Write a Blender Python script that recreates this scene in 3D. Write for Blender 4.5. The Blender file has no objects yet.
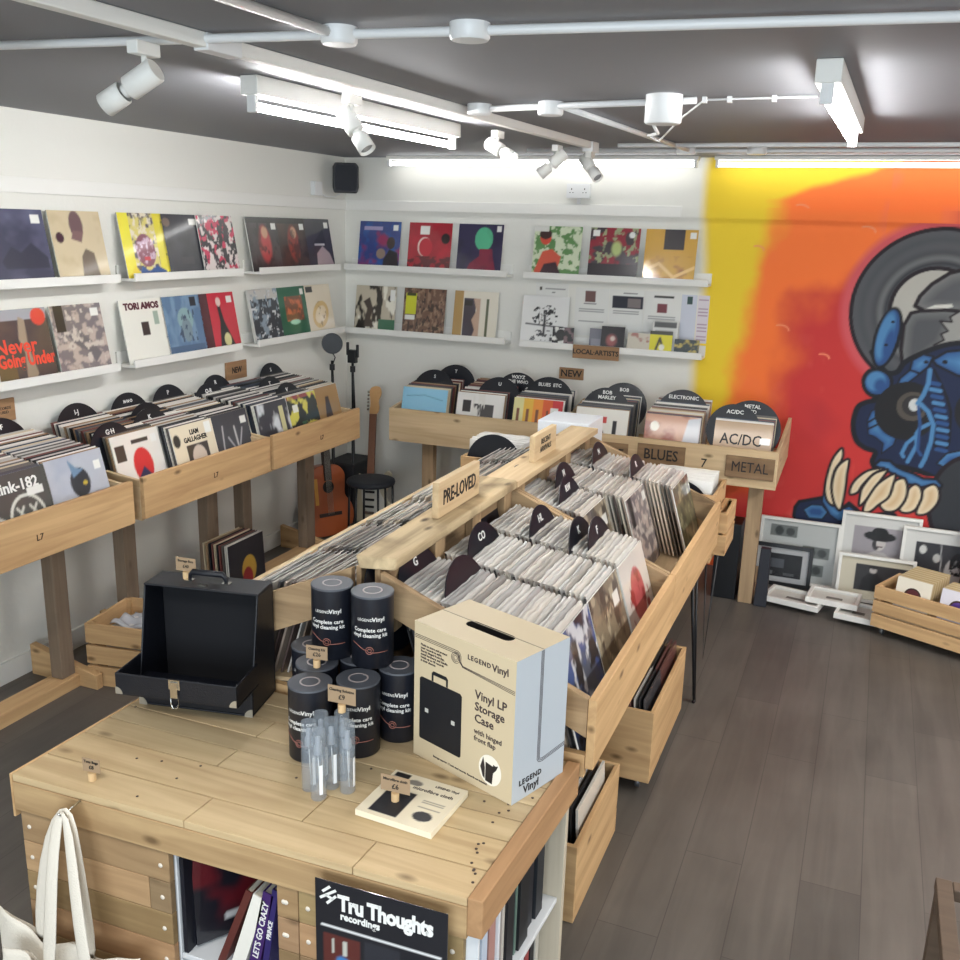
import bpy, math, random
import numpy as np
from mathutils import Matrix, Vector, Euler
C = bpy.context.scene.collection
sc = bpy.context.scene
PI = math.pi
rnd = random.Random(7)

# ------------------------------------------------------------------ camera
_f, _cx, _cy = 955.0, 480.0, 480.0
def _n(v):
    v = np.array(v, float); return v / np.linalg.norm(v)
_Y = _n([885 - _cx, 238 - _cy, _f]); _X = _n([2430, 323, -955]); _X = _n(_X - _Y * _X.dot(_Y))
_Z = np.cross(_X, _Y)
if _Z[1] > 0: _Z = -_Z
_R = np.stack([_X, _Y, _Z])                    # world = R @ camera(x right, y down, z forward)
CAM = np.array([0, 0, 2.08])
cam_data = bpy.data.cameras.new('camera'); cam = bpy.data.objects.new('camera', cam_data); C.objects.link(cam)
cam_data.sensor_fit = 'HORIZONTAL'; cam_data.sensor_width = 36.0; cam_data.lens = 36.0 * _f / 960.0
cam_data.clip_start = 0.05
cm = np.stack([_R[:, 0], -_R[:, 1], -_R[:, 2]], axis=1)
m4 = Matrix.Identity(4)
for i in range(3):
    for j in range(3): m4[i][j] = float(cm[i, j])
m4.translation = Vector(CAM.tolist())
cam.matrix_world = m4
sc.camera = cam

# ------------------------------------------------------------------ world, exposure
w = bpy.data.worlds.new('world'); sc.world = w; w.use_nodes = True
w.node_tree.nodes['Background'].inputs[0].default_value = (0.9, 0.95, 1.0, 1)
w.node_tree.nodes['Background'].inputs[1].default_value = 0.25
sc.view_settings.view_transform = 'Standard'; sc.view_settings.look = 'None'
sc.view_settings.gamma = 1.0; sc.view_settings.exposure = 1.06
WTUBE = 3.9
TUBE = 70.0                                    # strength of the fluorescent tubes
def area(name, loc, rot, sx, sy, power, col):
    l = bpy.data.lights.new(name, 'AREA'); l.shape = 'RECTANGLE'; l.size = sx; l.size_y = sy; l.energy = power; l.color = col
    o = bpy.data.objects.new(name, l); C.objects.link(o); o.location = loc; o.rotation_euler = rot
    return o
# daylight of the shopfront behind the camera and the tubes of the stair end
area('shopfront_daylight', (0.4, -2.35, 1.6), (PI / 2, 0, 0.1), 3.6, 1.7, 78, (0.80, 0.91, 1.0))
area('rear_ceiling_tubes', (-0.9, 0.5, 2.44), (0, 0, 0), 2.6, 0.4, 18, (1.0, 0.98, 0.94))
area('right_fill_light', (1.6, 3.2, 2.44), (0, 0, 0), 0.3, 2.4, 46, (1.0, 0.98, 0.94))  # added fill lamp out of view, brightens the room from the right; no fitting modelled

# ------------------------------------------------------------------ materials
def lin(c):
    return tuple(((x / 255.0) / 12.92 if x / 255.0 <= 0.04045 else ((x / 255.0 + 0.055) / 1.055) ** 2.4) for x in c)
def S(r, g, b): return lin((r, g, b))
MATS = {}
def mat(name, col=(1, 1, 1), rough=0.6, metal=0.0, bump=0.0, bscale=60, spec=0.5, coat=0.0, alpha=1.0, emit=0.0, trans=0.0, mottle=0.0, mscale=6):
    if name in MATS: return MATS[name]
    m = bpy.data.materials.new(name); m.use_nodes = True; nt = m.node_tree; N = nt.nodes; L = nt.links
    b = N['Principled BSDF']
    at = N.new('ShaderNodeAttribute'); at.attribute_name = 'Col'
    mx = N.new('ShaderNodeMix'); mx.data_type = 'RGBA'; mx.blend_type = 'MULTIPLY'; mx.inputs[0].default_value = 1.0
    L.new(at.outputs['Color'], mx.inputs[6]); mx.inputs[7].default_value = (*col, 1)
    out = mx.outputs[2]
    if mottle:
        tc = N.new('ShaderNodeTexCoord'); nz = N.new('ShaderNodeTexNoise'); nz.inputs['Scale'].default_value = mscale; nz.inputs['Detail'].default_value = 4
        L.new(tc.outputs['Object'], nz.inputs['Vector'])
        mr = N.new('ShaderNodeMapRange'); mr.inputs[1].default_value = 0.3; mr.inputs[2].default_value = 0.7; mr.inputs[3].default_value = 1 - mottle; mr.inputs[4].default_value = 1 + mottle
        L.new(nz.outputs['Fac'], mr.inputs[0])
        m2 = N.new('ShaderNodeVectorMath'); m2.operation = 'SCALE'; L.new(out, m2.inputs[0]); L.new(mr.outputs[0], m2.inputs['Scale']); out = m2.outputs[0]
    L.new(out, b.inputs['Base Color'])
    b.inputs['Roughness'].default_value = rough; b.inputs['Metallic'].default_value = metal
    b.inputs['Specular IOR Level'].default_value = spec; b.inputs['Coat Weight'].default_value = coat
    b.inputs['Coat Roughness'].default_value = 0.08
    b.inputs['Alpha'].default_value = alpha; b.inputs['Transmission Weight'].default_value = trans
    if emit: b.inputs['Emission Color'].default_value = (1, 1, 1, 1); b.inputs['Emission Strength'].default_value = emit
    if bump:
        tc = N.new('ShaderNodeTexCoord'); nz = N.new('ShaderNodeTexNoise'); nz.inputs['Scale'].default_value = bscale; nz.inputs['Detail'].default_value = 3
        L.new(tc.outputs['Object'], nz.inputs['Vector']); bp = N.new('ShaderNodeBump'); bp.inputs['Strength'].default_value = bump; bp.inputs['Distance'].default_value = 0.01
        L.new(nz.outputs['Fac'], bp.inputs['Height']); L.new(bp.outputs[0], b.inputs['Normal'])
    MATS[name] = m; return m
def wood(name, base, dark, axis='X', rough=0.6, grain=1.0, knots=1.0, stain=0.0):
    """sawn timber; the grain runs along one local axis; multiplied by the plank tint in Col"""
    if name in MATS: return MATS[name]
    m = bpy.data.materials.new(name); m.use_nodes = True; nt = m.node_tree; N = nt.nodes; L = nt.links
    b = N['Principled BSDF']; tc = N.new('ShaderNodeTexCoord'); oi = N.new('ShaderNodeObjectInfo')
    mp = N.new('ShaderNodeMapping'); s = {'X': (1.6, 26, 26), 'Y': (26, 1.6, 26), 'Z': (26, 26, 1.6)}[axis]
    mp.inputs['Scale'].default_value = s
    ad = N.new('ShaderNodeVectorMath'); ad.operation = 'ADD'; sc_ = N.new('ShaderNodeMath'); sc_.operation = 'MULTIPLY'; sc_.inputs[1].default_value = 7.0
    L.new(oi.outputs['Random'], sc_.inputs[0]); L.new(tc.outputs['Object'], ad.inputs[0]); L.new(sc_.outputs[0], ad.inputs[1])
    L.new(ad.outputs[0], mp.inputs['Vector'])
    nz = N.new('ShaderNodeTexNoise'); nz.inputs['Scale'].default_value = 1.0; nz.inputs['Detail'].default_value = 5; nz.inputs['Distortion'].default_value = 0.6
    L.new(mp.outputs[0], nz.inputs['Vector'])
    cr = N.new('ShaderNodeValToRGB'); cr.color_ramp.elements[0].position = 0.32; cr.color_ramp.elements[1].position = 0.66
    cr.color_ramp.elements[0].color = (*[base[i] * (1 - 0.42 * grain) + dark[i] * 0.42 * grain for i in range(3)], 1); cr.color_ramp.elements[1].color = (*base, 1)
    L.new(nz.outputs['Fac'], cr.inputs[0])
    vo = N.new('ShaderNodeTexVoronoi'); vo.inputs['Scale'].default_value = 1.0
    mk = N.new('ShaderNodeMapping'); mk.inputs['Scale'].default_value = {'X': (5, 11, 11), 'Y': (11, 5, 11), 'Z': (11, 11, 5)}[axis]
    L.new(ad.outputs[0], mk.inputs['Vector']); L.new(mk.outputs[0], vo.inputs['Vector'])
    kr = N.new('ShaderNodeMapRange'); kr.inputs[1].default_value = 0.05; kr.inputs[2].default_value = 0.16; kr.inputs[3].default_value = 0.75 * knots; kr.inputs[4].default_value = 0.0
    L.new(vo.outputs['Distance'], kr.inputs[0])
    mk2 = N.new('ShaderNodeMix'); mk2.data_type = 'RGBA'; L.new(kr.outputs[0], mk2.inputs[0]); L.new(cr.outputs[0], mk2.inputs[6]); mk2.inputs[7].default_value = (*[d * 0.35 for d in dark], 1)
    out = mk2.outputs[2]
    if stain:
        n2 = N.new('ShaderNodeTexNoise'); n2.inputs['Scale'].default_value = 5; n2.inputs['Detail'].default_value = 4
        L.new(ad.outputs[0], n2.inputs['Vector'])
        r2 = N.new('ShaderNodeMapRange'); r2.inputs[1].default_value = 0.5; r2.inputs[2].default_value = 0.72; r2.inputs[3].default_value = 0; r2.inputs[4].default_value = stain
        L.new(n2.outputs['Fac'], r2.inputs[0])
        m3 = N.new('ShaderNodeMix'); m3.data_type = 'RGBA'; L.new(r2.outputs[0], m3.inputs[0]); L.new(out, m3.inputs[6]); m3.inputs[7].default_value = (*dark, 1); out = m3.outputs[2]
    at = N.new('ShaderNodeAttribute'); at.attribute_name = 'Col'
    mx = N.new('ShaderNodeMix'); mx.data_type = 'RGBA'; mx.blend_type = 'MULTIPLY'; mx.inputs[0].default_value = 1.0
    L.new(out, mx.inputs[6]); L.new(at.outputs['Color'], mx.inputs[7]); L.new(mx.outputs[2], b.inputs['Base Color'])
    bp = N.new('ShaderNodeBump'); bp.inputs['Strength'].default_value = 0.25; bp.inputs['Distance'].default_value = 0.003
    L.new(nz.outputs['Fac'], bp.inputs['Height']); L.new(bp.outputs[0], b.inputs['Normal'])
    b.inputs['Roughness'].default_value = rough; b.inputs['Specular IOR Level'].default_value = 0.3
    MATS[name] = m; return m
PINE = S(214, 182, 138); PINED = S(128, 88, 52)
def pine(ax): return wood('pine_' + ax, S(208, 172, 126), S(136, 94, 54), ax)
def pale(ax): return wood('pale_pine_' + ax, S(214, 190, 152), S(150, 112, 74), ax)
def old(ax): return wood('weathered_wood_' + ax, S(182, 154, 118), S(96, 72, 52), ax, 0.75, 1.4, 1.0, 0.75)
def post(ax): return wood('grey_brown_post_' + ax, S(136, 118, 100), S(84, 68, 54), ax, 0.8, 1.0, .6, .3)
WHITE = mat('white_paint', S(232, 231, 226), 0.55, mottle=0.0)
WALLM = mat('wall_emulsion', S(226, 225, 218), 0.7, bump=0.08, bscale=40)
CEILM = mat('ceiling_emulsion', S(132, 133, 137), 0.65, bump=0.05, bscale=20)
PLAST = mat('white_plastic', S(225, 226, 226), 0.35)
BLACKM = mat('black_metal', S(22, 24, 28), 0.4, metal=0.0)
BLACKV = mat('black_vinyl_disc', S(14, 18, 28), 0.32)
NAVY = mat('black_leatherette', S(13, 16, 25), 0.45, bump=0.2, bscale=300)
CHROME = mat('chrome_steel', S(215, 215, 210), 0.22, metal=1.0)
PRINT = mat('shrink_wrapped_print', (1, 1, 1), 0.38, coat=1.0, bump=0.22, bscale=7)
CARD = mat('printed_card', (1, 1, 1), 0.5)
PAINTED = mat('mural_paint', (1, 1, 1), 0.7)
TEXTW = mat('white_lettering', S(232, 232, 228), 0.5)
TEXTK = mat('black_lettering', S(28, 25, 24), 0.6)
POLY = mat('crinkled_poly_sleeve', S(242, 240, 234), 0.14, alpha=0.66, spec=1.0)
GLASS = mat('clear_glass', S(8, 8, 8), 0.04, alpha=0.07, spec=0.8)
CLEARP = mat('clear_plastic', S(170, 182, 194), 0.08, alpha=0.26, spec=1.0)
KRAFT = mat('kraft_card', S(158, 134, 106), 0.8)
CANVAS = mat('cotton_canvas', S(226, 218, 204), 0.9, bump=0.3, bscale=260)

# ------------------------------------------------------------------ mesh builder
class MB:
    def __init__(s): s.v = []; s.f = []; s.m = []; s.c = []; s.s = []
    def add(s, vs, fs, mi=0, col=(1, 1, 1), smooth=False, M=None):
        b = len(s.v)
        for i, p in enumerate(vs):
            p = Vector(p)
            if M is not None: p = M @ p
            s.v.append(tuple(p))
        if len(col) == len(vs) and not isinstance(col[0], (int, float)): s.c.extend([tuple(c) for c in col])
        else: s.c.extend([tuple(col)] * len(vs))
        for f in fs: s.f.append([b + i for i in f]); s.m.append(mi); s.s.append(smooth)
        return s
    def box(s, x0, x1, y0, y1, z0, z1, mi=0, col=(1, 1, 1), M=None):
        v = [(x0, y0, z0), (x1, y0, z0), (x1, y1, z0), (x0, y1, z0), (x0, y0, z1), (x1, y0, z1), (x1, y1, z1), (x0, y1, z1)]
        return s.hexa(v, mi, col, M)
    def hexa(s, v, mi=0, col=(1, 1, 1), M=None):
        return s.add(v, [(0, 3, 2, 1), (4, 5, 6, 7), (0, 1, 5, 4), (1, 2, 6, 5), (2, 3, 7, 6), (3, 0, 4, 7)], mi, col, False, M)
    def beam(s, a, b, w, h, mi=0, col=(1, 1, 1), up=(0, 0, 1)):
        a = Vector(a); b = Vector(b); d = (b - a).normalized(); up = Vector(up)
        r = d.cross(up)
        if r.length < 1e-4: r = Vector((1, 0, 0))
        r.normalize(); u = r.cross(d)
        v = []
        for p in (a, b):
            for sx, sy in ((-1, -1), (1, -1), (1, 1), (-1, 1)): v.append(p + r * sx * w / 2 + u * sy * h / 2)
        return s.add(v, [(0, 1, 2, 3), (7, 6, 5, 4), (0, 4, 5, 1), (1, 5, 6, 2), (2, 6, 7, 3), (3, 7, 4, 0)], mi, col)
    def prism(s, pts, t, mi=0, col=(1, 1, 1), M=None):
        """polygon in XZ, thickness along Y from 0 to t"""
        n = len(pts); v = [(p[0], 0, p[1]) for p in pts] + [(p[0], t, p[1]) for p in pts]
        f = [list(range(n)), list(range(2 * n - 1, n - 1, -1))] + [(i, i + n, (i + 1) % n + n, (i + 1) % n) for i in range(n)]
        return s.add(v, f, mi, col, False, M)
    def lathe(s, prof, seg=24, mi=0, col=(1, 1, 1), M=None, smooth=True, cap=True):
        v = []; f = []
        for r, z in prof:
            for k in range(seg): a = 2 * PI * k / seg; v.append((r * math.cos(a), r * math.sin(a), z))
        for i in range(len(prof) - 1):
            for k in range(seg): k2 = (k + 1) % seg; f.append((i * seg + k, i * seg + k2, (i + 1) * seg + k2, (i + 1) * seg + k))
        s.add(v, f, mi, col, smooth, M)
        if cap:
            for i in (0, len(prof) - 1):
                r, z = prof[i]
                if r < 1e-5: continue
                vv = [(r * math.cos(2 * PI * k / seg), r * math.sin(2 * PI * k / seg), z) for k in range(seg)]
                s.add(vv, [list(range(seg))[::-1 if i == 0 else 1]], mi, col, False, M)
        return s
    def tube(s, pts, r, seg=10, mi=0, col=(1, 1, 1), close=False):
        P = [Vector(p) for p in pts]; n = len(P); v = []; f = []
        up = Vector((0, 0, 1))
        for i, p in enumerate(P):
            a = P[i - 1] if i > 0 else (P[-1] if close else p); b = P[(i + 1) % n] if (i < n - 1 or close) else p
            d = (b - a).normalized()
            x = d.cross(up)
            if x.length < 0.05: x = d.cross(Vector((1, 0, 0)))
            x.normalize(); y = x.cross(d)
            rr = r[i] if isinstance(r, (list, tuple)) else r
            for k in range(seg): t = 2 * PI * k / seg; v.append(p + x * rr * math.cos(t) + y * rr * math.sin(t))
        for i in range(n if close else n - 1):
            j = (i + 1) % n
            for k in range(seg): k2 = (k + 1) % seg; f.append((i * seg + k, i * seg + k2, j * seg + k2, j * seg + k))
        if not close: f.append(list(range(seg))[::-1]); f.append([(n - 1) * seg + k for k in range(seg)])
        return s.add(v, f, mi, col, True)
    def grid(s, fn, nu, nv, mi=0, colfn=None, smooth=True):
        v = []; c = []
        for j in range(nv + 1):
            for i in range(nu + 1):
                u = i / nu; w_ = j / nv; v.append(fn(u, w_)); c.append(colfn(u, w_) if colfn else (1, 1, 1))
        f = [(j * (nu + 1) + i, j * (nu + 1) + i + 1, (j + 1) * (nu + 1) + i + 1, (j + 1) * (nu + 1) + i) for j in range(nv) for i in range(nu)]
        return s.add(v, f, mi, c, smooth)
    def mesh(s, name, mats, org=(0, 0, 0)):
        me = bpy.data.meshes.new(name)
        o = Vector(org); me.from_pydata([tuple(Vector(p) - o) for p in s.v], [], s.f)
        for m in mats: me.materials.append(m)
        me.polygons.foreach_set('material_index', s.m); me.polygons.foreach_set('use_smooth', s.s)
        ca = me.color_attributes.new('Col', 'FLOAT_COLOR', 'POINT')
        arr = np.ones((len(s.v), 4), np.float32); arr[:, :3] = np.array(s.c, np.float32); ca.data.foreach_set('color', arr.ravel())
        me.update(); return me
    def build(s, name, mats, parent=None, bevel=0, raw=False):
        if not isinstance(mats, (list, tuple)): mats = [mats]
        if parent is not None: org = (0, 0, 0) if (raw or parent.get('raw_parts')) else worldloc(parent)
        elif raw: org = (0, 0, 0)
        else:
            a = np.array(s.v); lo = a.min(0); hi = a.max(0); org = ((lo[0] + hi[0]) / 2, (lo[1] + hi[1]) / 2, lo[2])
        ob = bpy.data.objects.new(name, s.mesh(name, mats, org)); C.objects.link(ob)
        if parent is not None: ob.parent = parent
        else: ob.location = org
        if bevel:
            b = ob.modifiers.new('bevel', 'BEVEL'); b.width = bevel; b.segments = 2; b.limit_method = 'ANGLE'; b.angle_limit = 0.7
        return ob
def worldloc(o):
    v = Vector((0, 0, 0))
    while o is not None: v += o.location; o = o.parent
    return v
def tag(o, label, cat, group=None, kind=None):
    o['label'] = label; o['category'] = cat
    if group: o['group'] = group
    if kind: o['kind'] = kind
    return o
def thing(name, label, cat, loc=(0, 0, 0), rot=(0, 0, 0), group=None, raw=True):
    o = bpy.data.objects.new(name, None); C.objects.link(o); o.location = loc; o.rotation_euler = rot; o.empty_display_size = 0.05
    tag(o, label, cat, group)
    if raw: RAW.add(o.name)
    return o
RAW = set()
def part(mb, name, mats, parent, bevel=0):
    ob = mb.build(name, mats, parent, bevel, raw=True); return ob
def struct(o): o['kind'] = 'structure'; return o
def dup(o, parent=None):
    c = o.copy(); C.objects.link(c); c.parent = parent
    for ch in list(o.children): dup(ch, c)
    return c
def text(s, size, m, parent, M, bold=0.0, spacing=1.0, name='lettering', align='CENTER', sx=1.0, ext=0.0006):
    cu = bpy.data.curves.new('t', 'FONT'); cu.body = s; cu.size = size; cu.align_x = align; cu.align_y = 'CENTER'
    cu.offset = bold; cu.extrude = ext; cu.space_character = spacing; cu.resolution_u = 2
    o = bpy.data.objects.new('t', cu); C.objects.link(o)
    me = bpy.data.meshes.new_from_object(o); bpy.data.objects.remove(o); bpy.data.curves.remove(cu)
    me.transform(M @ Matrix.Diagonal((sx, 1, 1, 1))); me.name = name
    me.materials.clear(); me.materials.append(m)
    ca = me.color_attributes.new('Col', 'FLOAT_COLOR', 'POINT'); ca.data.foreach_set('color', np.ones(len(me.vertices) * 4, np.float32))
    ob = bpy.data.objects.new(name, me); C.objects.link(ob); ob.parent = parent
    return ob
T = Matrix.Translation
def RX(a): return Matrix.Rotation(a, 4, 'X')
def RY(a): return Matrix.Rotation(a, 4, 'Y')
def RZ(a): return Matrix.Rotation(a, 4, 'Z')
FRONT = RX(PI / 2)                             # lettering that faces local -Y

# ------------------------------------------------------------------ painting helper
class Canvas:
    def __init__(s, x0, x1, y0, y1, nx, ny, bg=(1, 1, 1)):
        s.xs = np.linspace(x0, x1, nx); s.ys = np.linspace(y0, y1, ny); s.X, s.Y = np.meshgrid(s.xs, s.ys)
        s.a = np.zeros((ny, nx, 3)); s.a[:] = bg; s.px = (x1 - x0) / (nx - 1)
    def blend(s, k, col):
        s.a = s.a * (1 - k[..., None]) + np.array(col) * k[..., None]; return s
    def rect(s, x0, y0, x1, y1, col):
        return s.blend(((s.X >= x0) & (s.X <= x1) & (s.Y >= y0) & (s.Y <= y1)).astype(float), col)
    def ell(s, cx, cy, rx, ry, col, rot=0.0, r_in=0.0, soft=0.0):
        dx = s.X - cx; dy = s.Y - cy; c, n = math.cos(rot), math.sin(rot)
        q = np.sqrt(((dx * c + dy * n) / rx) ** 2 + ((-dx * n + dy * c) / ry) ** 2)
        e = max(s.px / min(rx, ry), 1e-6) * 0.7 + soft
        k = np.clip((1 - q) / e + 0.5, 0, 1)
        if r_in: k *= np.clip((q - r_in) / e + 0.5, 0, 1)
        return s.blend(k, col)
    def dist(s, pts, close=True):
        d = np.full(s.X.shape, 1e9); n = len(pts)
        for i in range(n if close else n - 1):
            ax, ay = pts[i]; bx, by = pts[(i + 1) % n]; ex, ey = bx - ax, by - ay; L2 = ex * ex + ey * ey + 1e-12
            t = np.clip(((s.X - ax) * ex + (s.Y - ay) * ey) / L2, 0, 1)
            d = np.minimum(d, np.hypot(s.X - ax - t * ex, s.Y - ay - t * ey))
        return d
    def inside(s, pts):
        r = np.zeros(s.X.shape, bool); n = len(pts)
        for i in range(n):
            ax, ay = pts[i]; bx, by = pts[(i + 1) % n]
            if ay == by: continue
            c = ((ay > s.Y) != (by > s.Y)) & (s.X < (bx - ax) * (s.Y - ay) / (by - ay) + ax); r ^= c
        return r
    def poly(s, pts, col, line=None, lw=0.01, shade=None):
        ins = s.inside(pts); d = s.dist(pts); sd = np.where(ins, d, -d)
        k = np.clip(sd / s.px + 0.5, 0, 1)
        if shade is not None:
            g = np.clip(sd / shade[1], 0, 1)[..., None]; colr = np.array(shade[0]) * (1 - g) + np.array(col) * g
            s.a = s.a * (1 - k[..., None]) + colr * k[..., None]
        else: s.blend(k, col)
        if line is not None: s.blend(np.clip((lw / 2 - d) / s.px + 0.5, 0, 1), line)
        return s
    def stroke(s, pts, lw, col):
        return s.blend(np.clip((lw / 2 - s.dist(pts, False)) / s.px + 0.5, 0, 1), col)
    def noise(s, sx, sy, seed, octv=3):
        r = np.random.RandomState(seed); out = np.zeros(s.X.shape); amp = 1; tot = 0
        for o in range(octv):
            G = r.rand(64, 64); u = (s.X / sx * 2 ** o) % 63; v = (s.Y / sy * 2 ** o) % 63
            i = u.astype(int); j = v.astype(int); fu = u - i; fv = v - j; fu = fu * fu * (3 - 2 * fu); fv = fv * fv * (3 - 2 * fv)
            out += amp * (G[j, i] * (1 - fu) * (1 - fv) + G[j, i + 1] * fu * (1 - fv) + G[j + 1, i] * (1 - fu) * fv + G[j + 1, i + 1] * fu * fv)
            tot += amp; amp *= 0.5
        return out / tot
    def blot(s, col, sx, sy, seed, lo, hi, mask=None, k=1.0):
        n = s.noise(sx, sy, seed); b = np.clip((n - lo) / (hi - lo), 0, 1) * k
        if mask is not None: b = b * mask
        return s.blend(b, col)
    def flat(s): return s.a.reshape(-1, 3)

# ------------------------------------------------------------------ room shell
XL, YB, ZC = -3.48, 6.0, 2.51
XR, YF = 2.6, -2.6
fm = bpy.data.materials.new('grey_oak_planks'); fm.use_nodes = True
N = fm.node_tree.nodes; L = fm.node_tree.links; b = N['Principled BSDF']
tc = N.new('ShaderNodeTexCoord'); mp = N.new('ShaderNodeMapping'); mp.inputs['Rotation'].default_value = (0, 0, PI / 2); L.new(tc.outputs['Object'], mp.inputs['Vector'])
br = N.new('ShaderNodeTexBrick'); br.offset = 0.37; br.inputs['Scale'].default_value = 1.0; br.inputs['Brick Width'].default_value = 1.25; br.inputs['Row Height'].default_value = 0.19
br.inputs['Mortar Size'].default_value = 0.0016; br.inputs['Color1'].default_value = (*S(89, 84, 79), 1); br.inputs['Color2'].default_value = (*S(99, 93, 87), 1); br.inputs['Mortar'].default_value = (*S(77, 72, 68), 1)
L.new(mp.outputs[0], br.inputs['Vector'])
ms = N.new('ShaderNodeMapping'); ms.inputs['Scale'].default_value = (16, 1.4, 1); L.new(tc.outputs['Object'], ms.inputs['Vector'])
nz = N.new('ShaderNodeTexNoise'); nz.inputs['Scale'].default_value = 1.0; nz.inputs['Detail'].default_value = 6; nz.inputs['Distortion'].default_value = 0.8; L.new(ms.outputs[0], nz.inputs['Vector'])
n2 = N.new('ShaderNodeTexNoise'); n2.inputs['Scale'].default_value = 2.2; n2.inputs['Detail'].default_value = 4; L.new(tc.outputs['Object'], n2.inputs['Vector'])
av = N.new('ShaderNodeMath'); av.operation = 'ADD'; L.new(nz.outputs['Fac'], av.inputs[0]); L.new(n2.outputs['Fac'], av.inputs[1])
mr = N.new('ShaderNodeMapRange'); mr.inputs[1].default_value = 0.7; mr.inputs[2].default_value = 1.3; mr.inputs[3].default_value = 0.74; mr.inputs[4].default_value = 1.14; L.new(av.outputs[0], mr.inputs[0])
vm = N.new('ShaderNodeVectorMath'); vm.operation = 'SCALE'; L.new(br.outputs['Color'], vm.inputs[0]); L.new(mr.outputs[0], vm.inputs['Scale']); L.new(vm.outputs[0], b.inputs['Base Color'])
b.inputs['Roughness'].default_value = 0.42; b.inputs['Specular IOR Level'].default_value = 0.35
FLOORM = fm
struct(MB().box(XL - .1, XR + .1, YF - .1, YB + .1, -0.1, 0).build('floor', FLOORM, raw=True))
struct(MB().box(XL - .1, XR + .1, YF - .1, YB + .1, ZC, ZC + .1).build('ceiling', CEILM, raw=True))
struct(MB().box(XL - .1, XL, YF, YB + .1, 0, ZC).build('wall_left', WALLM, raw=True))
struct(MB().box(XL, XR, YB, YB + .1, 0, ZC).build('wall_back', WALLM, raw=True))
struct(MB().box(XR, XR + .1, YF, YB + .1, 0, ZC).build('wall_right', WALLM, raw=True))
struct(MB().box(XL, XR, YF - .1, YF, 0, ZC).build('wall_front', WALLM, raw=True))
struct(MB().box(XL, XL + .016, YF, YB, 0, .1).build('baseboard_left', WHITE, raw=True))
struct(MB().box(XL + .016, -1.15, YB - .016, YB, 0, .1).build('baseboard_back', WHITE, raw=True))
# raised cover strips round the room
struct(MB().box(XL, XL + .016, YF, YB, 2.165, 2.232).build('trim_1', WHITE, raw=True, bevel=.003))
struct(MB().box(XL + .016, -1.15, YB - .014, YB, 2.165, 2.232).build('trim_2', WHITE, raw=True, bevel=.003))

def outline(pts, n=6):
    """closed Catmull-Rom through pts"""
    out = []; N_ = len(pts)
    for i in range(N_):
        p0, p1, p2, p3 = pts[i - 1], pts[i], pts[(i + 1) % N_], pts[(i + 2) % N_]
        for k_ in range(n):
            t = k_ / n
            out.append(tuple(.5 * ((2 * p1[j]) + (-p0[j] + p2[j]) * t + (2 * p0[j] - 5 * p1[j] + 4 * p2[j] - p3[j]) * t * t + (-p0[j] + 3 * p1[j] - 3 * p2[j] + p3[j]) * t ** 3) for j in (0, 1)))
    return out
# ------------------------------------------------------------------ mural on the back wall
def W(u, v):                                   # where a sight line meets the back wall: used only to lay out the wall painting
    d = _R @ np.array([(u - _cx) / _f, (v - _cy) / _f, 1.0]); t = (YB - CAM[1]) / d[1]; p = CAM + d * t
    return (float(p[0]), float(p[2]))
def WP(pts, ox=0, oy=0, k=1.0): return [W(ox + x / k, oy + y / k) for x, y in pts]
MX0, MX1 = -1.15, 2.2
wallc = np.array(S(226, 225, 218))
cv = Canvas(MX0, MX1, 0.0, ZC, 480, 360, wallc)
YEL = S(236, 204, 44); ORA = S(246, 118, 48); RED = S(196, 48, 46); DRED = S(150, 32, 44)
nA = cv.noise(.5, .6, 3) - .5; nB = cv.noise(.12, .14, 5) - .5
zz = cv.Y; xx = cv.X
ey = -1.03 + nA * .16 + np.clip(1.2 - zz, 0, 1) * .05           # start of yellow
k = np.clip((xx - ey) / .09, 0, 1); k = k * k * (3 - 2 * k); cv.blend(k, YEL)
eo = -.80 + .10 * np.clip((zz - 1.2), -1, 1) + nA * .42 + nB * .10 - np.clip(1.1 - zz, 0, 1) * .12 + np.clip(2.28 - zz, -1, 0) * -1.5
eo = np.where(zz > 2.27, eo + (zz - 2.27) * 1.6, eo)
k = np.clip((xx - eo) / .15, 0, 1); k = k * k * (3 - 2 * k); cv.blend(k, ORA)
er = -.53 + nA * .5 + nB * .12 + np.clip(zz - 1.75, 0, 1) * 1.5 - np.clip(1.35 - zz, 0, 1) * .42
k = np.clip((xx - er) / .24, 0, 1); k = k * k * (3 - 2 * k); cv.blend(k, RED)
cv.blot(S(232, 110, 96), .16, .2, 11, .62, .85, mask=np.clip((xx - eo - .1) / .2, 0, 1), k=.35); cv.blot(DRED, .5, .5, 17, .55, .8, mask=np.clip((xx - er - .2) / .3, 0, 1), k=.6)
for u, v, r in ((800, 210, .05), (822, 358, .04), (866, 232, .05), (757, 250, .04), (780, 330, .05)):
    c0 = W(u, v); cv.stroke([(c0[0] + r * math.cos(t / 3), c0[1] + r * math.sin(t / 3) * .6) for t in range(7)], .008, S(240, 150, 110))
cvbg = cv.a.copy()
OUT = S(24, 12, 22); G1 = S(80, 82, 87); G2 = S(52, 54, 60); LG = S(176, 174, 166); NV = S(18, 32, 66); B1 = S(36, 76, 130); B2 = S(74, 128, 176); NB = S(14, 16, 26)
rc = W(936, 311); R0 = .458
cv.ell(*rc, R0 * 1.10, R0 * 1.10, S(206, 84, 90), soft=.08)
cv.ell(*rc, R0, R0, OUT); cv.ell(*rc, R0 - .022, R0 - .022, G1)
for q, cc in ((.405, S(72, 76, 80)), (.375, G1), (.335, S(70, 72, 76)), (.305, S(104, 106, 108)), (.275, G2), (.25, G1)):
    cv.ell(*rc, q, q, cc, soft=.06)
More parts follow.
